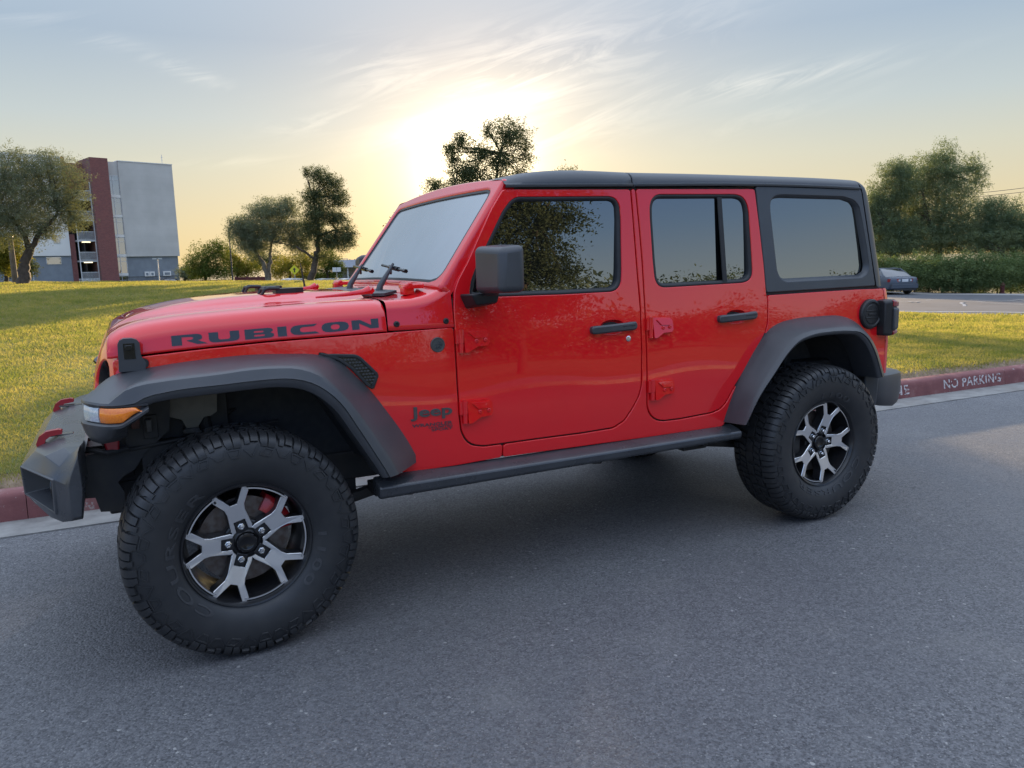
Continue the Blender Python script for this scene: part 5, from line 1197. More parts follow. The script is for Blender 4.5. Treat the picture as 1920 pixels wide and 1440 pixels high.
def cloud(lobes,n,size,twig=8,gap=.0,droop=.2,shell=.45):
    """leaf sprays scattered through ellipsoid lobes (x,y,z,rx,ry,rz[,weight])"""
    L_=np.array([l[:6] for l in lobes]); wt=np.array([l[3]*l[4]*l[5]*(l[6] if len(l)>6 else 1) for l in lobes])**.8; k=rng.choice(len(L_),n//twig,p=wt/wt.sum())
    d=rng.normal(size=(len(k),3)); d/=np.linalg.norm(d,axis=1)[:,None]; r=rng.uniform(0,1,len(k))**shell
    f=1+.22*np.sin(3.1*d[:,0]*3+k)*np.sin(2.7*d[:,1]*3+2*k)+.18*np.sin(5*d[:,2]*2+k*1.7)
    c=L_[k,:3]+d*L_[k,3:6]*(r*f)[:,None]
    if gap:
        sc_=np.mean(L_[:,3:6])*.45; q=np.sin(c[:,0]/sc_*2.1+1.3)*np.sin(c[:,1]/sc_*1.9+.4)*np.sin(c[:,2]/sc_*2.3+2.2)+.35*rng.normal(size=len(k)); keep=q>-1+gap*1.2; c=c[keep]
    m=len(c); sp=size*2.4; dirs=rng.normal(size=(m,3)); dirs[:,2]-=droop; dirs/=np.linalg.norm(dirs,axis=1)[:,None]
    t=rng.uniform(-1,1,(m,twig)); P_=c[:,None,:]+dirs[:,None,:]*t[:,:,None]*sp+rng.normal(size=(m,twig,3))*size*.55
    P_=P_.reshape(-1,3); return P_,size*rng.uniform(.6,1.35,len(P_)),droop
def limb(mb,a,b,r0,r1,wob=.08,n=7):
    a,b=Vector(a),Vector(b); L_=(b-a).length; pts=[]; rad=[]
    for i in range(n+1):
        t=i/n; p_=a.lerp(b,t); 
        if 0<i<n: p_+=Vector(rng.normal(size=3)*L_*wob*.35)
        pts.append(p_); rad.append(lerp(r0,r1,t**.8))
    mb.tube(pts,rad,8); return pts
def tree(name,label,base,trunk,lobes,n,size,lm,bm_='bark',gap=.25,droop=.25,cat='tree',group=None,twig=8,shell=.45):
    """trunk: list of (from,to,r0,r1) relative to base"""
    root=empty(name,base); tag(root,label,cat,group); mb=MB()
    for a,b,r0,r1 in trunk: limb(mb,a,b,r0,r1)
    tips=[Vector(t[1]) for t in trunk]
    for l in lobes:
        c=Vector(l[:3]); s=min(tips,key=lambda q:(q-c).length); 
        for k in range(3):
            e=c+Vector((rng.uniform(-1,1)*l[3]*.55,rng.uniform(-1,1)*l[4]*.55,rng.uniform(-1,1)*l[5]*.5)); limb(mb,s,e,.05*max(1,l[3]/1.5),.012,.05)
    mb.build('trunk',E_[bm_],root,sharp=80)
    leafmesh('crown',cloud(lobes,n,size,twig,gap,droop,shell),lm,root); return root
def lob(base,px,py,dist,rx,rz,ry=None,w=1.):
    p_=at(px,py,dist)-Vector(base); m=dist*math.cos(math.atan2((px-960),1435.4))/1435.4
    m=dist/1435.4*.93
    return (p_.x,p_.y,p_.z,rx*m,(ry or rx)*m,rz*m,w)
def gbase(px,dist,dz=0.):
    q=at(px,520,dist); return (q.x,q.y,float(H(q.x,q.y))+dz)
LF=dict(olive=leaf_mat('olive_leaf',(.118,.142,.100),(.190,.212,.145),.32,1.4), dark=leaf_mat('dark_leaf',(.064,.082,.048),(.112,.130,.070),.34,1.3), green=leaf_mat('green_leaf',(.050,.080,.020),(.110,.135,.040),.42,1.1), yellow=leaf_mat('yellow_leaf',(.120,.130,.022),(.20,.18,.035),.5,1.3), willow=leaf_mat('willow_leaf',(.100,.142,.088),(.170,.210,.120),.38,1.2), hedge=leaf_mat('hedge_leaf',(.085,.125,.055),(.155,.205,.095),.3,1.5))
# the big grey-green tree in front of the building
b=gbase(42,52); mm=52/1435.4*.93
tree('shade_tree','large grey-green tree with a twisted leaning trunk in front of the white and brick building',b,
 [((0,0,-.2),(.15,0,1.2),.36,.28),((.15,0,1.2),(.55,0,2.0),.27,.22),((.55,0,2.0),(.1,.2,3.3),.17,.11),((.55,0,2.0),(1.5,-.2,3.2),.17,.10),((1.5,-.2,3.2),(2.2,.1,4.2),.10,.06),((.1,.2,3.3),(-.8,0,4.6),.11,.06)],
 [lob(b,60,375,52,62,60),lob(b,120,370,52,42,52),lob(b,95,318,52,52,34),lob(b,15,335,52,52,48),lob(b,-40,400,52,60,60),lob(b,140,410,52,30,26),lob(b,20,420,52,55,42),lob(b,85,432,52,30,22),lob(b,25,295,52,26,16,w=.6),lob(b,85,293,52,20,12,w=.5),lob(b,152,345,52,14,20,w=.6)],130000,.085,LF['olive'],gap=.16)
b=gbase(492,62); 
tree('shade_tree','rounded dense grey-green tree with two pale trunks, left of the tall dark tree',b,
 [((.4,0,-.2),(.1,0,1.5),.20,.15),((.4,0,-.2),(.65,.1,1.7),.20,.14),((.1,0,1.5),(-.5,0,2.6),.13,.07),((.65,.1,1.7),(.9,0,3.0),.13,.07)],
 [lob(b,500,430,62,52,36),lob(b,460,440,62,34,34),lob(b,555,435,62,34,36),lob(b,510,395,62,48,22),lob(b,540,385,62,22,18),lob(b,450,425,62,26,26),lob(b,560,460,62,26,22),lob(b,475,462,62,36,20)],95000,.095,LF['olive'],'palebark',gap=.08)
b=gbase(580,60)
tree('tall_tree','tall dark airy tree with a leaning trunk against the yellow sky',b,
 [((0,0,-.2),(.55,0,1.6),.27,.22),((.55,0,1.6),(.9,0,3.4),.21,.15),((.9,0,3.4),(.7,.1,6.2),.14,.07),((.55,0,1.6),(-.8,.1,2.6),.12,.06),((.9,0,3.4),(2.2,0,3.8),.10,.05)],
 [lob(b,598,330,60,24,18),lob(b,575,322,60,10,12,w=.8),lob(b,622,345,60,24,18),lob(b,590,370,60,28,22),lob(b,632,372,60,26,20),lob(b,598,402,60,34,24),lob(b,632,410,60,24,18),lob(b,640,450,60,28,24),lob(b,612,450,60,28,22),lob(b,655,440,60,16,28,w=.8),lob(b,585,430,60,26,24),lob(b,602,480,60,20,12,w=.5)],75000,.10,LF['dark'],gap=.26)
b=gbase(900,44)
tree('sunset_tree','dark open-crowned tree rising behind the red car roof, straight in front of the sun',b,
 [((0,0,-.2),(.2,0,3.0),.26,.2),((.2,0,3.0),(1.0,0,5.2),.16,.09),((.2,0,3.0),(-1.2,0,4.6),.14,.07),((1.0,0,5.2),(1.5,0,7.4),.09,.05)],
 [lob(b,955,255,44,44,36),lob(b,915,245,44,16,22),lob(b,985,290,44,20,34),lob(b,900,290,44,30,26),lob(b,940,305,44,40,26),lob(b,866,266,44,20,24,w=1.7),lob(b,845,280,44,18,14,w=1.8),lob(b,880,325,44,44,28,w=1.4),lob(b,815,350,44,22,18,w=1.6),lob(b,850,300,44,16,20,w=1.4),lob(b,860,355,44,40,26),lob(b,940,345,44,46,26),lob(b,860,405,44,50,24),lob(b,805,400,44,26,22),lob(b,920,400,44,60,30),lob(b,770,420,44,34,20),lob(b,870,440,44,110,26),lob(b,975,325,44,20,20,w=.6)],120000,.095,LF['dark'],gap=.22,shell=.6)  # lowest lobes are added, hidden by the car, to shade the road
leafmesh('crown',cloud([lob(b,860,400,44,60,30),lob(b,800,402,44,26,26),lob(b,930,395,44,60,34),lob(b,980,400,44,40,30),lob(b,765,418,44,34,20),lob(b,880,445,44,120,30)],30000,.16,8,0,.2,.5),LF['dark'],bpy.data.objects['sunset_tree'])  # unseen dense lower crown, added to keep the low sun off the road
b=gbase(1064,60)
tree('feathery_tree','feathery tree top just showing above the middle of the red car roof',b,[((0,0,-.2),(0,0,5.5),.2,.1)],[lob(b,1064,325,60,24,14),lob(b,1050,330,60,14,14),lob(b,1078,332,60,16,12),lob(b,1064,370,60,50,40)],7000,.15,LF['olive'],gap=.45,droop=-.8)
# trees at the right, behind the hedge
for nm,lab,px,dist,lobes,n in (
 ('willowy_tree','tallest of the willowy trees behind the hedge, with sky showing through its crown',1752,60,[(1770,300,26,36),(1745,320,50,36),(1790,345,50,42),(1720,360,46,40),(1765,400,70,46),(1835,330,14,30),(1710,420,50,44),(1800,430,56,40),(1760,452,90,30),(1825,310,18,22)],30000),
 ('willowy_tree','broad willowy tree just behind the rear of the red car, its top lit yellow',1668,58,[(1655,380,38,40),(1690,350,34,40),(1680,320,30,22),(1650,430,44,40),(1690,440,44,34),(1640,400,30,40),(1665,465,60,20)],22000),
 ('willowy_tree','lower willowy tree at the right edge of the photo under the power lines',1890,58,[(1880,410,34,34),(1855,395,24,26),(1905,425,34,36),(1870,450,52,30),(1925,450,44,36),(1850,440,30,30)],16000)):
    b=gbase(px,dist); cx=[lob(b,a,c,dist,e,f) for a,c,e,f in lobes]
    hk=.5 if px>1850 else 1.
    tree(nm,lab,b,[((0,0,-.2),(.2,0,2.6*hk),.32,.24),((.2,0,2.6*hk),(1.0,.3,5.0*hk),.18,.1),((.2,0,2.6*hk),(-1.2,0,4.6*hk),.18,.1),((1.0,.3,5.0*hk),(.8,0,7.4*hk),.1,.05)],cx,int(n*5.2),.092,LF['willow'],gap=.14,droop=.9)
# the hedge along the far side of the car park
hb=gbase(1760,50); root=empty('hedge',hb); tag(root,'long clipped green hedge along the far side of the car park','hedge')
hl=[]
for px in range(1560,2040,26): 
    q=at(px,510,50.5+2.2*math.sin(px*.02)); z0=float(H(q.x,q.y)); hl.append((q.x-hb[0],q.y-hb[1],z0+1.02-hb[2],1.05,1.1,1.05+.10*math.sin(px*.11)))
leafmesh('foliage',cloud(hl,230000,.095,8,.02,-.2,.35),LF['hedge'],root)
mb=MB()
for l in hl: mb.tube([(l[0],l[1],l[2]-1.3),(l[0]+.05,l[1],l[2]-.3)],.05,6)
mb.build('hedge_stems',E_['bark'],root)['kind']='stuff'
# far trees on the left
far=[('bushy_tree','bright green bushy tree just right of the tall building',385,80,[(385,490,34,34),(410,470,26,24),(365,500,22,22),(400,510,40,16)],'green',9000),
('bushy_tree','low bush at the foot of the grey building corner',348,84,[(348,510,16,14),(360,516,20,10)],'olive',3000),
('yellow_tree','yellow-green sunlit tree behind the trunk of the large grey-green tree',12,66,[(10,470,30,26),(0,490,30,24),(25,455,14,14)],'yellow',7000),
('bushy_tree','dark shrub between the wooden pole and the twisted trunk',38,70,[(35,505,24,20),(50,500,16,16)],'dark',4000),
('yellow_tree','sunlit yellow-green tree low behind the black pole',445,84,[(440,500,30,24),(465,505,26,18),(430,480,16,14)],'yellow',6000),
('yellow_tree','sunlit tree behind the yellow diamond sign',545,86,[(540,500,34,22),(575,495,30,26),(520,512,26,14)],'yellow',7000),
('bushy_tree','green tree right behind the leaning trunk of the tall dark tree',615,88,[(615,490,24,28),(632,502,18,18)],'green',5000),
('bushy_tree','small round tree above the low grey house roof',637,110,[(637,497,13,9),(640,503,15,6)],'dark',2500),
('bushy_tree','long low bush on the skyline between the yellow sign and the white sign',595,92,[(590,517,26,9),(620,518,22,8),(560,518,20,8)],'green',5000),
('bushy_tree','dark green tree crown filling the gap under the rounded tree',505,92,[(500,490,40,20),(480,480,20,18)],'dark',5000)]
for nm,lab,px,dist,lobes,lf,n in far:
    b=gbase(px,dist); tree(nm,lab,b,[((0,0,-.3),(0,0,1.4),.16,.1),((0,0,1.4),(.4,0,2.4),.09,.05)],[lob(b,a,c,dist,e,f) for a,c,e,f in lobes],int(n*2),.15,LF[lf],gap=.12,group=None)
b=gbase(664,120); root=empty('palm_tree',b); tag(root,'tiny distant palm tree beside the windscreen edge','palm tree'); mb=MB(); mb.tube([(0,0,0),(0,0,2.1)],.12,6); mb.build('trunk',E_['bark'],root)
mb=MB()
for k in range(16):
    a=2*math.pi*k/16; e=rng.uniform(-.3,.9); mb.tube([(0,0,2.1),(.5*math.cos(a),.5*math.sin(a),2.1+.5*e+.2),(.95*math.cos(a),.95*math.sin(a),2.05+.5*e-.25)],[.05,.09,.02],4)
mb.build('crown',LF['dark'],root)
# trees standing across the road (they show in the glass and the paint)
def simple_tree(name,label,x,y,h,r,n,lf,trunk_h,size=.12,group=None,gap=.2):
    b=(x,y,float(H(x,y))); lobes=[]
    for k in range(9):
        a=rng.uniform(0,6.28); q=rng.uniform(.2,.75)*r; lobes.append((q*math.cos(a),q*math.sin(a),trunk_h+rng.uniform(.15,.8)*(h-trunk_h),r*.5,r*.5,(h-trunk_h)*.24))
    return tree(name,label,b,[((0,0,-.1),(0,0,trunk_h),.13,.10),((0,0,trunk_h),(.2,.1,trunk_h+(h-trunk_h)*.6),.08,.03)],lobes,n,size,LF[lf],gap=gap,group=group)
tree('street_tree','leafy street tree across the road, mirrored in the front door glass',(7.3,-12.6,.15),[((0,0,-.1),(.05,0,1.3),.14,.11),((.05,0,1.3),(-.8,.2,3.2),.09,.05),((.05,0,1.3),(.7,-.1,3.4),.09,.05)],
 [(-1.2,0,3.0,1.3,1.3,1.0),(-.2,0,3.8,1.6,1.4,1.1),(-2.2,0,2.6,1.2,1.2,1.1),(.5,0,2.6,1.0,1.0,.6),(1.1,0,3.4,.9,.8,.32),(1.3,0,4.5,.9,.8,.35),(1.0,0,2.2,.8,.8,.28),(-.8,0,5.2,1.8,1.5,1.0),(-3.0,0,3.6,1.5,1.5,1.4),(-.6,0,1.9,1.0,1.0,.5),(-2.6,0,5.4,1.6,1.5,1.1)],120000,.085,LF['dark'],gap=.16)
for i,(x,y,h,r) in enumerate(((13,-25,3.0,2.8),(17.5,-26,3.4,3.2),(22.5,-27,2.6,2.6),(14,-40,4.5,4),(24,-46,6,5),(36,-42,4.2,4),(4,-44,5,4.5),(48,-52,6,6),(62,-46,5,5),(-10,-48,6,5),(-22,-44,5,5),(80,-55,6,6),(18,-34,3.2,3),(-36,-50,6,6))):
    simple_tree('far_tree','bushy tree in the row beyond the opposite lawn, behind the camera',x,y,h,r,3500,('green','olive','dark')[i%3],.6,.30,'trees beyond the opposite lawn')
hl2=[(x,1.2*math.sin(x*.7),1.25,2.0,1.3,1.35+.35*math.sin(x*1.3)+.25*math.sin(x*.41)) for x in np.arange(-34,64,1.9)]
root=empty('hedge',(8,-31,.3)); tag(root,'long uneven hedge beyond the opposite lawn, mirrored low in the red doors','hedge')
leafmesh('foliage',cloud(hl2,240000,.10,8,.0,-.1,.30),LF['hedge'],root)
# opposite verge: kerb, footpath and lawn
us2=np.linspace(-70,80,40)
mb=MB(); mb.loft([[(u,-9.30,-.03),(u,-9.31,.13),(u,-9.34,.15),(u,-9.46,.15)] for u in us2]); o=mb.build('opposite_kerb',E_['conc']); o['kind']='structure'
flat('footpath',us2,lambda u:-9.46,lambda u:-11.0,E_['conc'],.148)
mb=MB(); mb.loft([[(u,-11.0,.14),(u,-20,.2),(u,-60,.3),(u,-150,.3)] for u in us2]); o=mb.build('opposite_lawn',E_['turf']); o['kind']='structure'
# ---- the apartment block
BA=Vector((-.37,114.21,0)); BU=Vector((.9522,.3054,0)); BN=Vector((.3054,-.9522,0))
bld=empty('apartment_building',(BA.x,BA.y,0)); bld.rotation_euler=(0,0,math.atan2(BU.y,BU.x)); tag(bld,'five storey apartment building with a red brick stair tower between grey and white walls','building')
# local axes: x along the front to the right, -y towards the road
def block_mat(name,c0,c1,cm,sc_):
    m=bpy.data.materials.new(name); m.use_nodes=True; t=m.node_tree; b=t.nodes['Principled BSDF']; b.inputs['Roughness'].default_value=.9
    tc=t.nodes.new('ShaderNodeTexCoord'); mp=t.nodes.new('ShaderNodeMapping'); mp.inputs['Rotation'].default_value=(R(90),0,0); br=t.nodes.new('ShaderNodeTexBrick')
    for k,c in (('Color1',c0),('Color2',c1),('Mortar',cm)): br.inputs[k].default_value=(*c,1)
    br.inputs['Scale'].default_value=sc_; br.inputs['Mortar Size'].default_value=.012; br.inputs['Brick Width'].default_value=1.2; br.inputs['Row Height'].default_value=.6
    nz=t.nodes.new('ShaderNodeTexNoise'); nz.inputs['Scale'].default_value=.35; nz.inputs['Detail'].default_value=7; t.links.new(tc.outputs['Object'],nz.inputs[0])
    mr=t.nodes.new('ShaderNodeMapRange'); mr.inputs[1].default_value=.3; mr.inputs[2].default_value=.7; mr.inputs[3].default_value=.88; mr.inputs[4].default_value=1.08; t.links.new(nz.outputs[0],mr.inputs[0])
    mx=t.nodes.new('ShaderNodeMix'); mx.data_type='RGBA'; mx.blend_type='MULTIPLY'; mx.inputs[0].default_value=1; cc=t.nodes.new('ShaderNodeCombineColor'); [t.links.new(mr.outputs[0],cc.inputs[i]) for i in range(3)]
    t.links.new(tc.outputs['Object'],mp.inputs[0]); t.links.new(mp.outputs[0],br.inputs[0]); t.links.new(br.outputs[0],mx.inputs[6]); t.links.new(cc.outputs[0],mx.inputs[7]); t.links.new(mx.outputs[2],b.inputs['Base Color']); return m
E_['stucco']=block_mat('grey_block_wall',(.465,.455,.44),(.455,.445,.43),(.435,.425,.41),.75); E_['stuccow']=mat('pale_stucco',(.66,.65,.63),.9,noise=(.5,(.61,.60,.58),6)); E_['slate']=mat('blue_grey_block',(.19,.215,.245),.85,noise=(1.2,(.16,.18,.21),6))
def brick_mat():
    m=bpy.data.materials.new('red_brick'); m.use_nodes=True; t=m.node_tree; b=t.nodes['Principled BSDF']; b.inputs['Roughness'].default_value=.9
    tc=t.nodes.new('ShaderNodeTexCoord'); mp=t.nodes.new('ShaderNodeMapping'); mp.inputs['Rotation'].default_value=(R(90),0,0); br=t.nodes.new('ShaderNodeTexBrick')
    br.inputs['Color1'].default_value=(.23,.07,.062,1); br.inputs['Color2'].default_value=(.16,.048,.046,1); br.inputs['Mortar'].default_value=(.15,.10,.095,1); br.inputs['Scale'].default_value=2.2; br.inputs['Mortar Size'].default_value=.03
    t.links.new(tc.outputs['Object'],mp.inputs[0]); t.links.new(mp.outputs[0],br.inputs[0]); t.links.new(br.outputs[0],b.inputs['Base Color']); return m
E_['brick']=brick_mat(); E_['winglass']=glass_mat('window_glass_pane',(.05,.06,.065),.30,.05); E_['alum']=mat('pale_aluminium',(.55,.56,.57),.5,.2,noise=(6,(.48,.49,.5),3)); E_['dkin']=mat('dark_interior',(.045,.043,.042),.9,noise=(2,(.03,.03,.03),4)); E_['orange']=mat('orange_panel',(.42,.20,.09),.8,noise=(2,(.36,.16,.07),4))
def bx(mb,x0,x1,y0,y1,z0,z1,m=0): mb.box(((x0+x1)/2,(y0+y1)/2,(z0+z1)/2),(x1-x0,y1-y0,z1-z0),m)
def bpart(name,m,boxes,parent=bld,**k):
    mb=MB(); [bx(mb,*q) for q in boxes]; return mb.build(name,m,parent,smooth=False,**k)
bpart('grey_wall',E_['stucco'],[(1.10,8.25,0,14,3.64,16.25)]); bpart('base_wall',E_['slate'],[(1.10,8.05,.25,13.8,-2,3.637)])
bpart('parapet',E_['alum'],[(1.05,8.30,-.06,14.05,16.25,16.36)])
bpart('brick_tower',E_['brick'],[(-2.62,-.42,-.9,5,-2,16.42)]); bpart('brick_wall',E_['brick'],[(-5.0,-2.623,2.2,6,12.6,15.9)]); bpart('brick_pier',E_['brick'],[(-5.55,-4.87,.9,4,-2,6.6)])
bpart('orange_fin',E_['orange'],[(-5.6,-5.0,1.2,5,14.6,16.5)])
bpart('white_wall',E_['stuccow'],[(-26,-5.6,.6,14,3.84,16.45)]); bpart('base_wall',E_['slate'],[(-26,-5.56,.8,13.9,-2,3.837)])
bpart('stairwell',E_['dkin'],[(-5.0,-2.63,3.2,3.4,-2,12.6),(-5.02,-4.98,1,3.2,6.6,12.6),(-3.9,-3.82,.5,3.2,-2,12)])
for k,z in enumerate((0.55,3.18,5.83,8.48,11.1)):
    s=bpart('balcony',E_['alum'],[(-4.85,-2.63,-.2,3.1,z-.18,z)])
    r=bpart('railing',E_['alum'],[(-4.85,-2.63,-.2,-.15,z+1.05,z+1.12),(-4.85,-2.63,-.2,-.15,z+.06,z+.11)]+[(-4.83+.13*j,-4.79+.13*j,-.19,-.16,z+.1,z+1.06) for j in range(17)],s)
    if k in (1,2): 
        m=mat('lit_stair_lamp',(.9,.8,.55),.5); m.node_tree.nodes['Principled BSDF'].inputs['Emission Color'].default_value=(1,.85,.55,1); m.node_tree.nodes['Principled BSDF'].inputs['Emission Strength'].default_value=.9
        bpart('stair_lamp',m,[(-4.2,-3.2,.2,.45,z-.30,z-.20)],s)
bpart('stair_post',E_['alum'],[(-2.76,-2.64,-.25,-.13,-2,13.3)]); bpart('stair_post',E_['alum'],[(-4.86,-4.76,-.25,-.13,-2,8.3)])
bpart('stair_flight',E_['alum'],[],) if False else None
# glazed stair
bpart('glazed_bay_wall',E_['stucco'],[(-.417,1.097,.15,6,14.35,16.15)])
for k,(z0,z1) in enumerate(((11.85,14.35),(9.22,11.45),(6.6,8.85),(3.98,6.2),(1.42,3.6),(-.6,1.05))):
    w=bpart('stair_window',E_['alum'],[(-.40,-.34,.10,.2,z0,z1),(1.03,1.09,.10,.2,z0,z1),(.22,.28,.10,.2,z0,z1),(-.40,1.09,.10,.2,z1-.07,z1),(-.40,1.09,.10,.2,z1-.62,z1-.57)])
    bpart('pane',E_['winglass'],[(-.40,1.09,.155,.165,z0,z1)],w)
for a,b_ in ((11.47,11.84),(8.87,9.21),(6.22,6.59),(3.62,3.97),(1.07,1.41)): bpart('spandrel',E_['stuccow'],[(-.41,1.092,.05,.3,a,b_)])
bpart('stair_back_wall',E_['stucco'],[(-.41,1.09,3.2,3.4,-1,14.35)])
E_['lite']=mat('stair_ceiling_lamp',(.9,.9,.85),.5); E_['lite'].node_tree.nodes['Principled BSDF'].inputs['Emission Color'].default_value=(1,.95,.85,1); E_['lite'].node_tree.nodes['Principled BSDF'].inputs['Emission Strength'].default_value=1.1
for z in (13.9,11.0,8.4,5.75): bpart('ceiling_lamp',E_['lite'],[(.1,.45,1.6,1.9,z,z+.06)])
for (x0,x1,z0,z1) in ((-8.45,-6.8,2.79,3.66),(-12.2,-10.6,2.79,3.66),(-7.4,-6.75,5.5,6.5),(-12.4,-11.0,5.6,6.8),(-16.4,-15.0,5.6,6.8),(-9.5,-8.2,8.3,9.4)):
    yy=.8 if z1<3.8 else .6
    w=bpart('window',E_['alum'],[(x0-.05,x1+.05,yy-.06,yy+.05,z0-.05,z1+.05)]); bpart('pane',E_['winglass'],[(x0,x1,yy-.075,yy-.065,z0,z1)],w)
for x in (3.58,4.28,6.3):
    w=.42 if x<5 else .85; v=bpart('vent_box',E_['stuccow'],[(x-w/2-.1,x+w/2+.1,.10,.26,1.2-.34,1.2+.34)]); bpart('vent_louvre',E_['slate'],[(x-w/2+.05,x+w/2-.05,.085,.095,1.2-.18,1.2+.18)],v)
mb=MB(); mb.tube([(8.1,3,16.3),(8.1,3,18.0)],.035,6); mb.box((8.1,3,17.6),(.28,.05,.05)); mb.box((8.1,3,17.25),(.2,.05,.05)); mb.build('roof_aerial',E_['alum'],bld)
mb=MB(); mb.tube([(-10.2,.55,-1),(-10.2,.55,3.8)],.06,6); mb.build('downpipe',E_['alum'],bld)
# railings in front of the block
E_['iron']=mat('dark_iron',(.03,.03,.033),.6,noise=(5,(.045,.043,.042),4)); E_['rediron']=mat('maroon_paint',(.15,.035,.04),.8,noise=(1.5,(.11,.028,.03),5))
def fence(name,label,p0,p1,z0,z1,step,m,cat='fence'):
    a,b=Vector(p0),Vector(p1); L_=(b-a).length; o=empty(name,(a.x,a.y,0),math.atan2(b.y-a.y,b.x-a.x)); tag(o,label,cat)
    bpart('rail',m,[(0,L_,-.03,.03,z1-.12,z1-.05),(0,L_,-.03,.03,z0+.1,z0+.17)],o); bpart('bars',m,[(x,x+.035,-.02,.02,z0,z1) for x in np.arange(0,L_,step)],o); return o
q0,q1=at(236,520,104),at(345,520,108); fence('iron_fence','thin dark iron fence in front of the grey part of the building',q0,q1,-.8,1.0,.16,E_['iron'])
q0,q1=at(148,520,106),at(186,520,106); fence('iron_fence','short pale railing at the foot of the open brick stairs',q0,q1,-.8,.9,.16,E_['alum'])
q0,q1=at(440,520,80),at(504,520,80); o=empty('maroon_wall',(q0.x,q0.y,0),math.atan2(q1.y-q0.y,q1.x-q0.x)); tag(o,'low maroon wall beyond the lawn under the rounded tree','wall'); L_=(q1-q0).length
bpart('wall_face',E_['rediron'],[(0,L_,-.1,.1,-1,.66)],o); bpart('wall_cap',E_['rediron'],[(-.05,L_+.05,-.15,.15,.662,.74)],o); bpart('wall_post',E_['rediron'],[(x,x+.2,-.13,.13,-1,.82) for x in (.0,L_/3,2*L_/3,L_)],o)
q0,q1=at(352,520,88),at(436,520,86); fence('maroon_fence','maroon slatted fence below the bright green bushy tree',q0,q1,-1.,.52,.22,E_['rediron'])
# poles and signs
def pole(name,label,px,dist,pytop,r,m,cat,extra=None,bot=-.6):
    b=at(px,520,dist); top=at(px,pytop,dist); o=empty(name,(b.x,b.y,float(H(b.x,b.y)))); tag(o,label,cat); h=top.z-o.location.z; mb=MB(); mb.tube([(0,0,-.4),(0,0,h*.6),(0,0,h)],[r,r*.9,r*.8],10); mb.build('shaft',m,o)
    if extra: extra(o,h)
    return o
E_['wood']=mat('weathered_wood',(.17,.135,.10),.9,noise=(3,(.11,.085,.06),7)); E_['galv']=mat('galvanised_steel',(.42,.43,.43),.5,.4,noise=(5,(.34,.35,.35),4))
pole('wooden_pole','short thick weathered wooden pole left of the twisted tree trunk',28,56,445,.17,E_['wood'],'pole',lambda o,h:(bpart('pole_cap',E_['galv'],[(-.16,.16,-.16,.16,h,h+.06)],o)))
pole('dark_pole','thin black pole standing left of the rounded grey-green tree',436,68,428,.065,E_['iron'],'pole',lambda o,h:bpart('pole_head',E_['iron'],[(-.07,.07,-.07,.07,h-.9,h)],o))
def heads(o,h):
    for s in (-1,1): bpart('lamp_head',E_['galv'],[(s*.28-.22,s*.28+.22,-.14,.14,h-.02,h+.14)],o)
pole('lamp_post','pale twin-headed lamp post in front of the blue-grey base of the building',298,96,486,.075,E_['galv'],'lamp post',heads)
pole('lamp_post','tiny distant street lamp just left of the windscreen',653,115,486,.06,E_['galv'],'lamp post',lambda o,h:bpart('lamp_head',E_['galv'],[(-.9,.1,-.1,.1,h,h+.1)],o))
E_['ysign']=mat('yellow_sign',(.62,.60,.03),.5,noise=(3,(.55,.52,.03),3)); E_['wsign']=mat('white_sign',(.62,.63,.64),.5,noise=(3,(.55,.56,.57),3)); E_['blk']=mat('sign_black',(.02,.02,.02),.6,noise=(9,(.03,.03,.03),2))
def diamond(o,h):
    mb=MB(); mb.prism([(0,-.46),(.46,0),(0,.46),(-.46,0)],lambda a,b,d:(a,-.06-d,h-.1+b),0,.02); s=mb.build('sign_plate',E_['ysign'],o,smooth=False)
    mb=MB(); mb.prism([(-.05,-.22),(.05,-.22),(.05,.02),(.14,.02),(.0,.22),(-.14,.02),(-.05,.02)],lambda a,b,d:(a,-.082-d,h-.1+b),0,.006); mb.build('sign_arrow',E_['blk'],s,smooth=False); o.rotation_euler=(0,0,-R(12))
pole('warning_sign','yellow diamond warning sign on a thin post beyond the lawn',553,74,504,.035,E_['galv'],'sign',diamond)
def twin(o,h):
    for x in (-.22,.24): bpart('sign_plate',E_['wsign'],[(x-.2,x+.2,-.08,-.05,h-.42,h+.04)],o)
    o.rotation_euler=(0,0,-R(14))
pole('street_sign','pair of small white sign plates on a post left of the windscreen',632,84,502,.03,E_['galv'],'sign',twin)
# low house with posts
q=at(655,520,96); o=empty('low_house',(q.x,q.y,float(H(q.x,q.y))),-R(16)); tag(o,'low house with a wide grey roof on posts behind the windscreen edge','house')
E_['roof']=mat('grey_shingle',(.20,.21,.24),.9,noise=(2,(.16,.17,.19),6))
mb=MB(); mb.hexa([(-2.6,-2.2,1.55),(5,-2.2,1.55),(5,3.5,1.55),(-2.6,3.5,1.55),(-1.9,.6,2.45),(4.6,.6,2.45),(4.6,.8,2.45),(-1.9,.8,2.45)]); mb.build('roof',E_['roof'],o,smooth=False)
bpart('wall',E_['stucco'],[(-1.2,4.8,.2,3.2,-.6,1.55)],o); 
for x in (-2.3,-1.2,-.1,1.0): bpart('post',E_['stuccow'],[(x-.07,x+.07,-1.9,-1.76,-.6,1.55)],o)
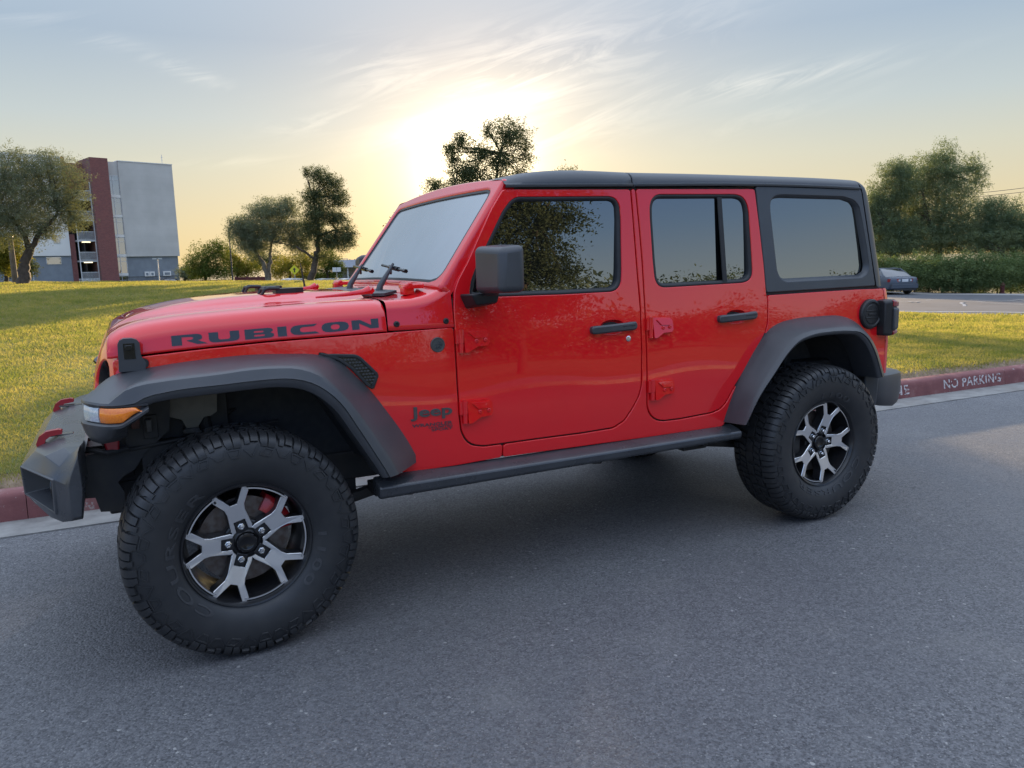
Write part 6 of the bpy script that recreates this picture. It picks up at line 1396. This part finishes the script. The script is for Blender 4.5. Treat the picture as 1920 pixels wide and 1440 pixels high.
# ---- parked cars
def sedan(name,label,loc,rz,base,z=0.):
    root=empty(name,loc,rz); tag(root,label,'car')
    pm=mat(name+'_paint',base,.35,.15,.3,.15,noise=(4,tuple(c*.92 for c in base),3))
    S_=[(0,.62,.46,.66),(.03,.74,.36,.84),(.10,.80,.29,.925),(.30,.855,.25,.955),(.75,.875,.22,.965),(1.5,.88,.20,.955),(2.6,.88,.20,.945),(3.3,.875,.20,.925),(3.9,.86,.22,.875),(4.4,.78,.26,.78),(4.62,.62,.34,.62),(4.66,.5,.40,.56)]
    mb=MB(); rings=[]
    for x,w,zb,zt_ in S_:
        zm=lerp(zb,zt_,.55); h=[(x,-w*.90,zb),(x,-w*.985,zb+.06),(x,-w,zm),(x,-w*.97,lerp(zm,zt_,.6)),(x,-w*.90,zt_-.012),(x,-w*.55,zt_+.008),(x,0,zt_+.014)]; rings.append(h+[(a,-b,c) for a,b,c in h[-2::-1]])
    mb.loft(rings,True,0,True); body=mb.build('body',pm,root,sharp=45)
    # glasshouse
    G=[(.62,.74,.955,.958),(1.02,.68,.955,1.20),(1.38,.62,.955,1.365),(1.9,.60,.955,1.415),(2.45,.60,.955,1.385),(2.9,.64,.95,1.20),(3.35,.70,.945,.95)]
    mb=MB(); rings=[]
    for x,w,zb,zt_ in G:
        h=[(x,-.80,zb),(x,-lerp(.80,w,.93),lerp(zb,zt_,.90)),(x,-w*.90,zt_),(x,0,zt_+.012)]; rings.append(h+[(a,-b,c) for a,b,c in h[-2::-1]])
    mb.loft(rings); n=len(rings[0])-1
    mids=[]
    for i in range(len(G)-1):
        for k in range(n):
            side=k in (0,n-1); top=not side
            mids.append(1 if side and 0<i<5 else 1 if (top and i in(0,1,4,5)) else 0)
    gh=mobj('cabin',mb.v,mb.f,[pm,E_['winglass2']],root,midx=mids,sharp=40)
    for oo in (body,gh):
        bm=bmesh.new(); bm.from_mesh(oo.data); bmesh.ops.recalc_face_normals(bm,faces=bm.faces); bm.to_mesh(oo.data); bm.free()
    for s in (-1,1):
        mb=MB()
        for a,b in (((1.02,.785,.97),(1.42,.605,1.36)),((2.0,.80,.96),(1.96,.60,1.405)),((.70,.775,.96),(1.36,.60,1.375)),((3.3,.755,.95),(2.5,.60,1.38))): mb.tube([(a[0],s*a[1],a[2]),(b[0],s*b[1],b[2])],.028,6)
        mb.tube([(1.36,s*.60,1.375),(1.9,s*.585,1.42),(2.5,s*.60,1.38)],.02,6); mb.build('pillar',pm,gh)
        m=MB(); m.hexa([(-.016,s*.36,.685),(.05,s*.36,.685),(.26,s*.860,.685),(.125,s*.812,.685),(-.006,s*.36,.845),(.06,s*.36,.845),(.26,s*.864,.85),(.120,s*.815,.85)]); m.build('tail_lamp',M_['redlens'],body)
        m=MB(); m.box((.002,s*.335,.765),(.03,.11,.09)); m.build('reversing_lamp',M_['clear'],body)
        m=MB(); m.box((2.55,s*.93,.97),(.10,.16,.11)); m.build('door_mirror',pm,body,bevel=.03)
        for x in (.88,3.62):
            w=MB(); w.lathe([(-.09,.16),(-.10,.28),(-.085,.315),(.085,.315),(.10,.28),(.09,.16)],'y',24,(x,s*.76,.315)); wo=w.build('wheel',M_['rubber'],root)
            r=MB(); r.lathe([(-.095,.19),(-.098,.19),(-.075,.16),(-.080,.03),(-.08,.001)] if s<0 else [(.095,.19),(.098,.19),(.075,.16),(.080,.03),(.08,.001)],'y',20,(x,s*.76,.315)); r.build('wheel_rim',E_['galv'],wo)
            a=MB(); a.lathe([(-.02,.355),(.02,.355)],'y',24,(x,s*.868,.33)); 
    m=MB(); m.box((-.004,0,.765),(.02,.36,.15)); pl=m.build('number_plate',E_['wsign'],body,bevel=.004)
    m=MB(); m.box((-.012,0,.765),(.02,1.28,.13)); m.build('trunk_panel',M_['gloss'],body) if False else None
    m=MB(); m.box((.03,0,.44),(.16,1.50,.20)); m.box((.02,0,.545),(.15,1.56,.02)); m.build('rear_bumper',pm,body,bevel=.04,seg=3)
    m=MB(); m.box((.12,0,.27),(.3,1.3,.10)); m.build('under_tray',M_['under'],root)
    m=MB(); m.box((.02,0,.90),(.02,.30,.03)); m.build('boot_badge',E_['galv'],body)
    return root
E_['winglass2']=glass_mat('car_window',(.05,.055,.06),.12,.02)
q=at(1697,530,46.5); zz=float(H(q.x,q.y))+.035
sedan('sedan','silver-blue sedan parked by the hedge, seen from behind the red car','',0,(.3,.34,.42)) if False else None
sedan('sedan','silver-blue sedan parked by the hedge, its tail lamps just right of the red car',(q.x,q.y,zz),R(90-19),(.075,.09,.115))
for px,d,rz,c,lab in ((555,70,20,(.62,.63,.64),'white car below the yellow diamond sign, only its roof showing over the lawn'),(615,72,15,(.30,.34,.32),'grey-green car behind the trunk of the tall dark tree, only its roof showing'),(655,70,10,(.60,.62,.64),'white car roof showing over the lawn at the edge of the windscreen'),(318,100,5,(.05,.05,.06),'dark car in front of the grey part of the building, mostly below the lawn edge')):
    q=at(px,524,d); top=at(px,522,d).z; r=sedan('sedan',lab,(q.x-2.0,q.y,top-1.42),R(rz),c)
# hydrant by the hedge
E_['hyd']=mat('dull_hydrant_paint',(.11,.028,.026),.8,noise=(9,(.08,.022,.02),4))
q=at(1880,535,48.6); o=MB(); mbh=MB(); root=empty('fire_hydrant',(q.x,q.y,float(H(q.x,q.y)))); tag(root,'small red fire hydrant at the foot of the hedge, right edge of the photo','hydrant')
mbh.lathe([(0,.14),(.05,.14),(.06,.10),(.40,.10),(.42,.13),(.46,.13),(.50,.10),(.56,.06),(.60,.03),(.60,.001)],'z',16); mbh.build('barrel',E_['hyd'],root)
for s in (-1,1):
    m=MB(); m.lathe([(0,.05),(.16*s,.05),(.16*s,.001)],'x',10,(0,0,.33)); m.build('outlet',E_['hyd'],root)
# power lines
for i,((a,b),(c,d)) in enumerate((((1690,371),(2150,312)),((1690,376),(2150,322)),((1690,398),(2150,350)))):
    p0,p1=at(a,b,78),at(c,d,88); mb=MB(); pts=[p0.lerp(p1,t)-Vector((0,0,1.0*4*t*(1-t)*.5)) for t in np.linspace(0,1,14)]; mb.tube(pts,.022,5); o=mb.build('power_line',E_['iron']); tag(o,('upper','middle','lowest')[i]+' of the three power lines crossing the sky above the right-hand trees','power line');
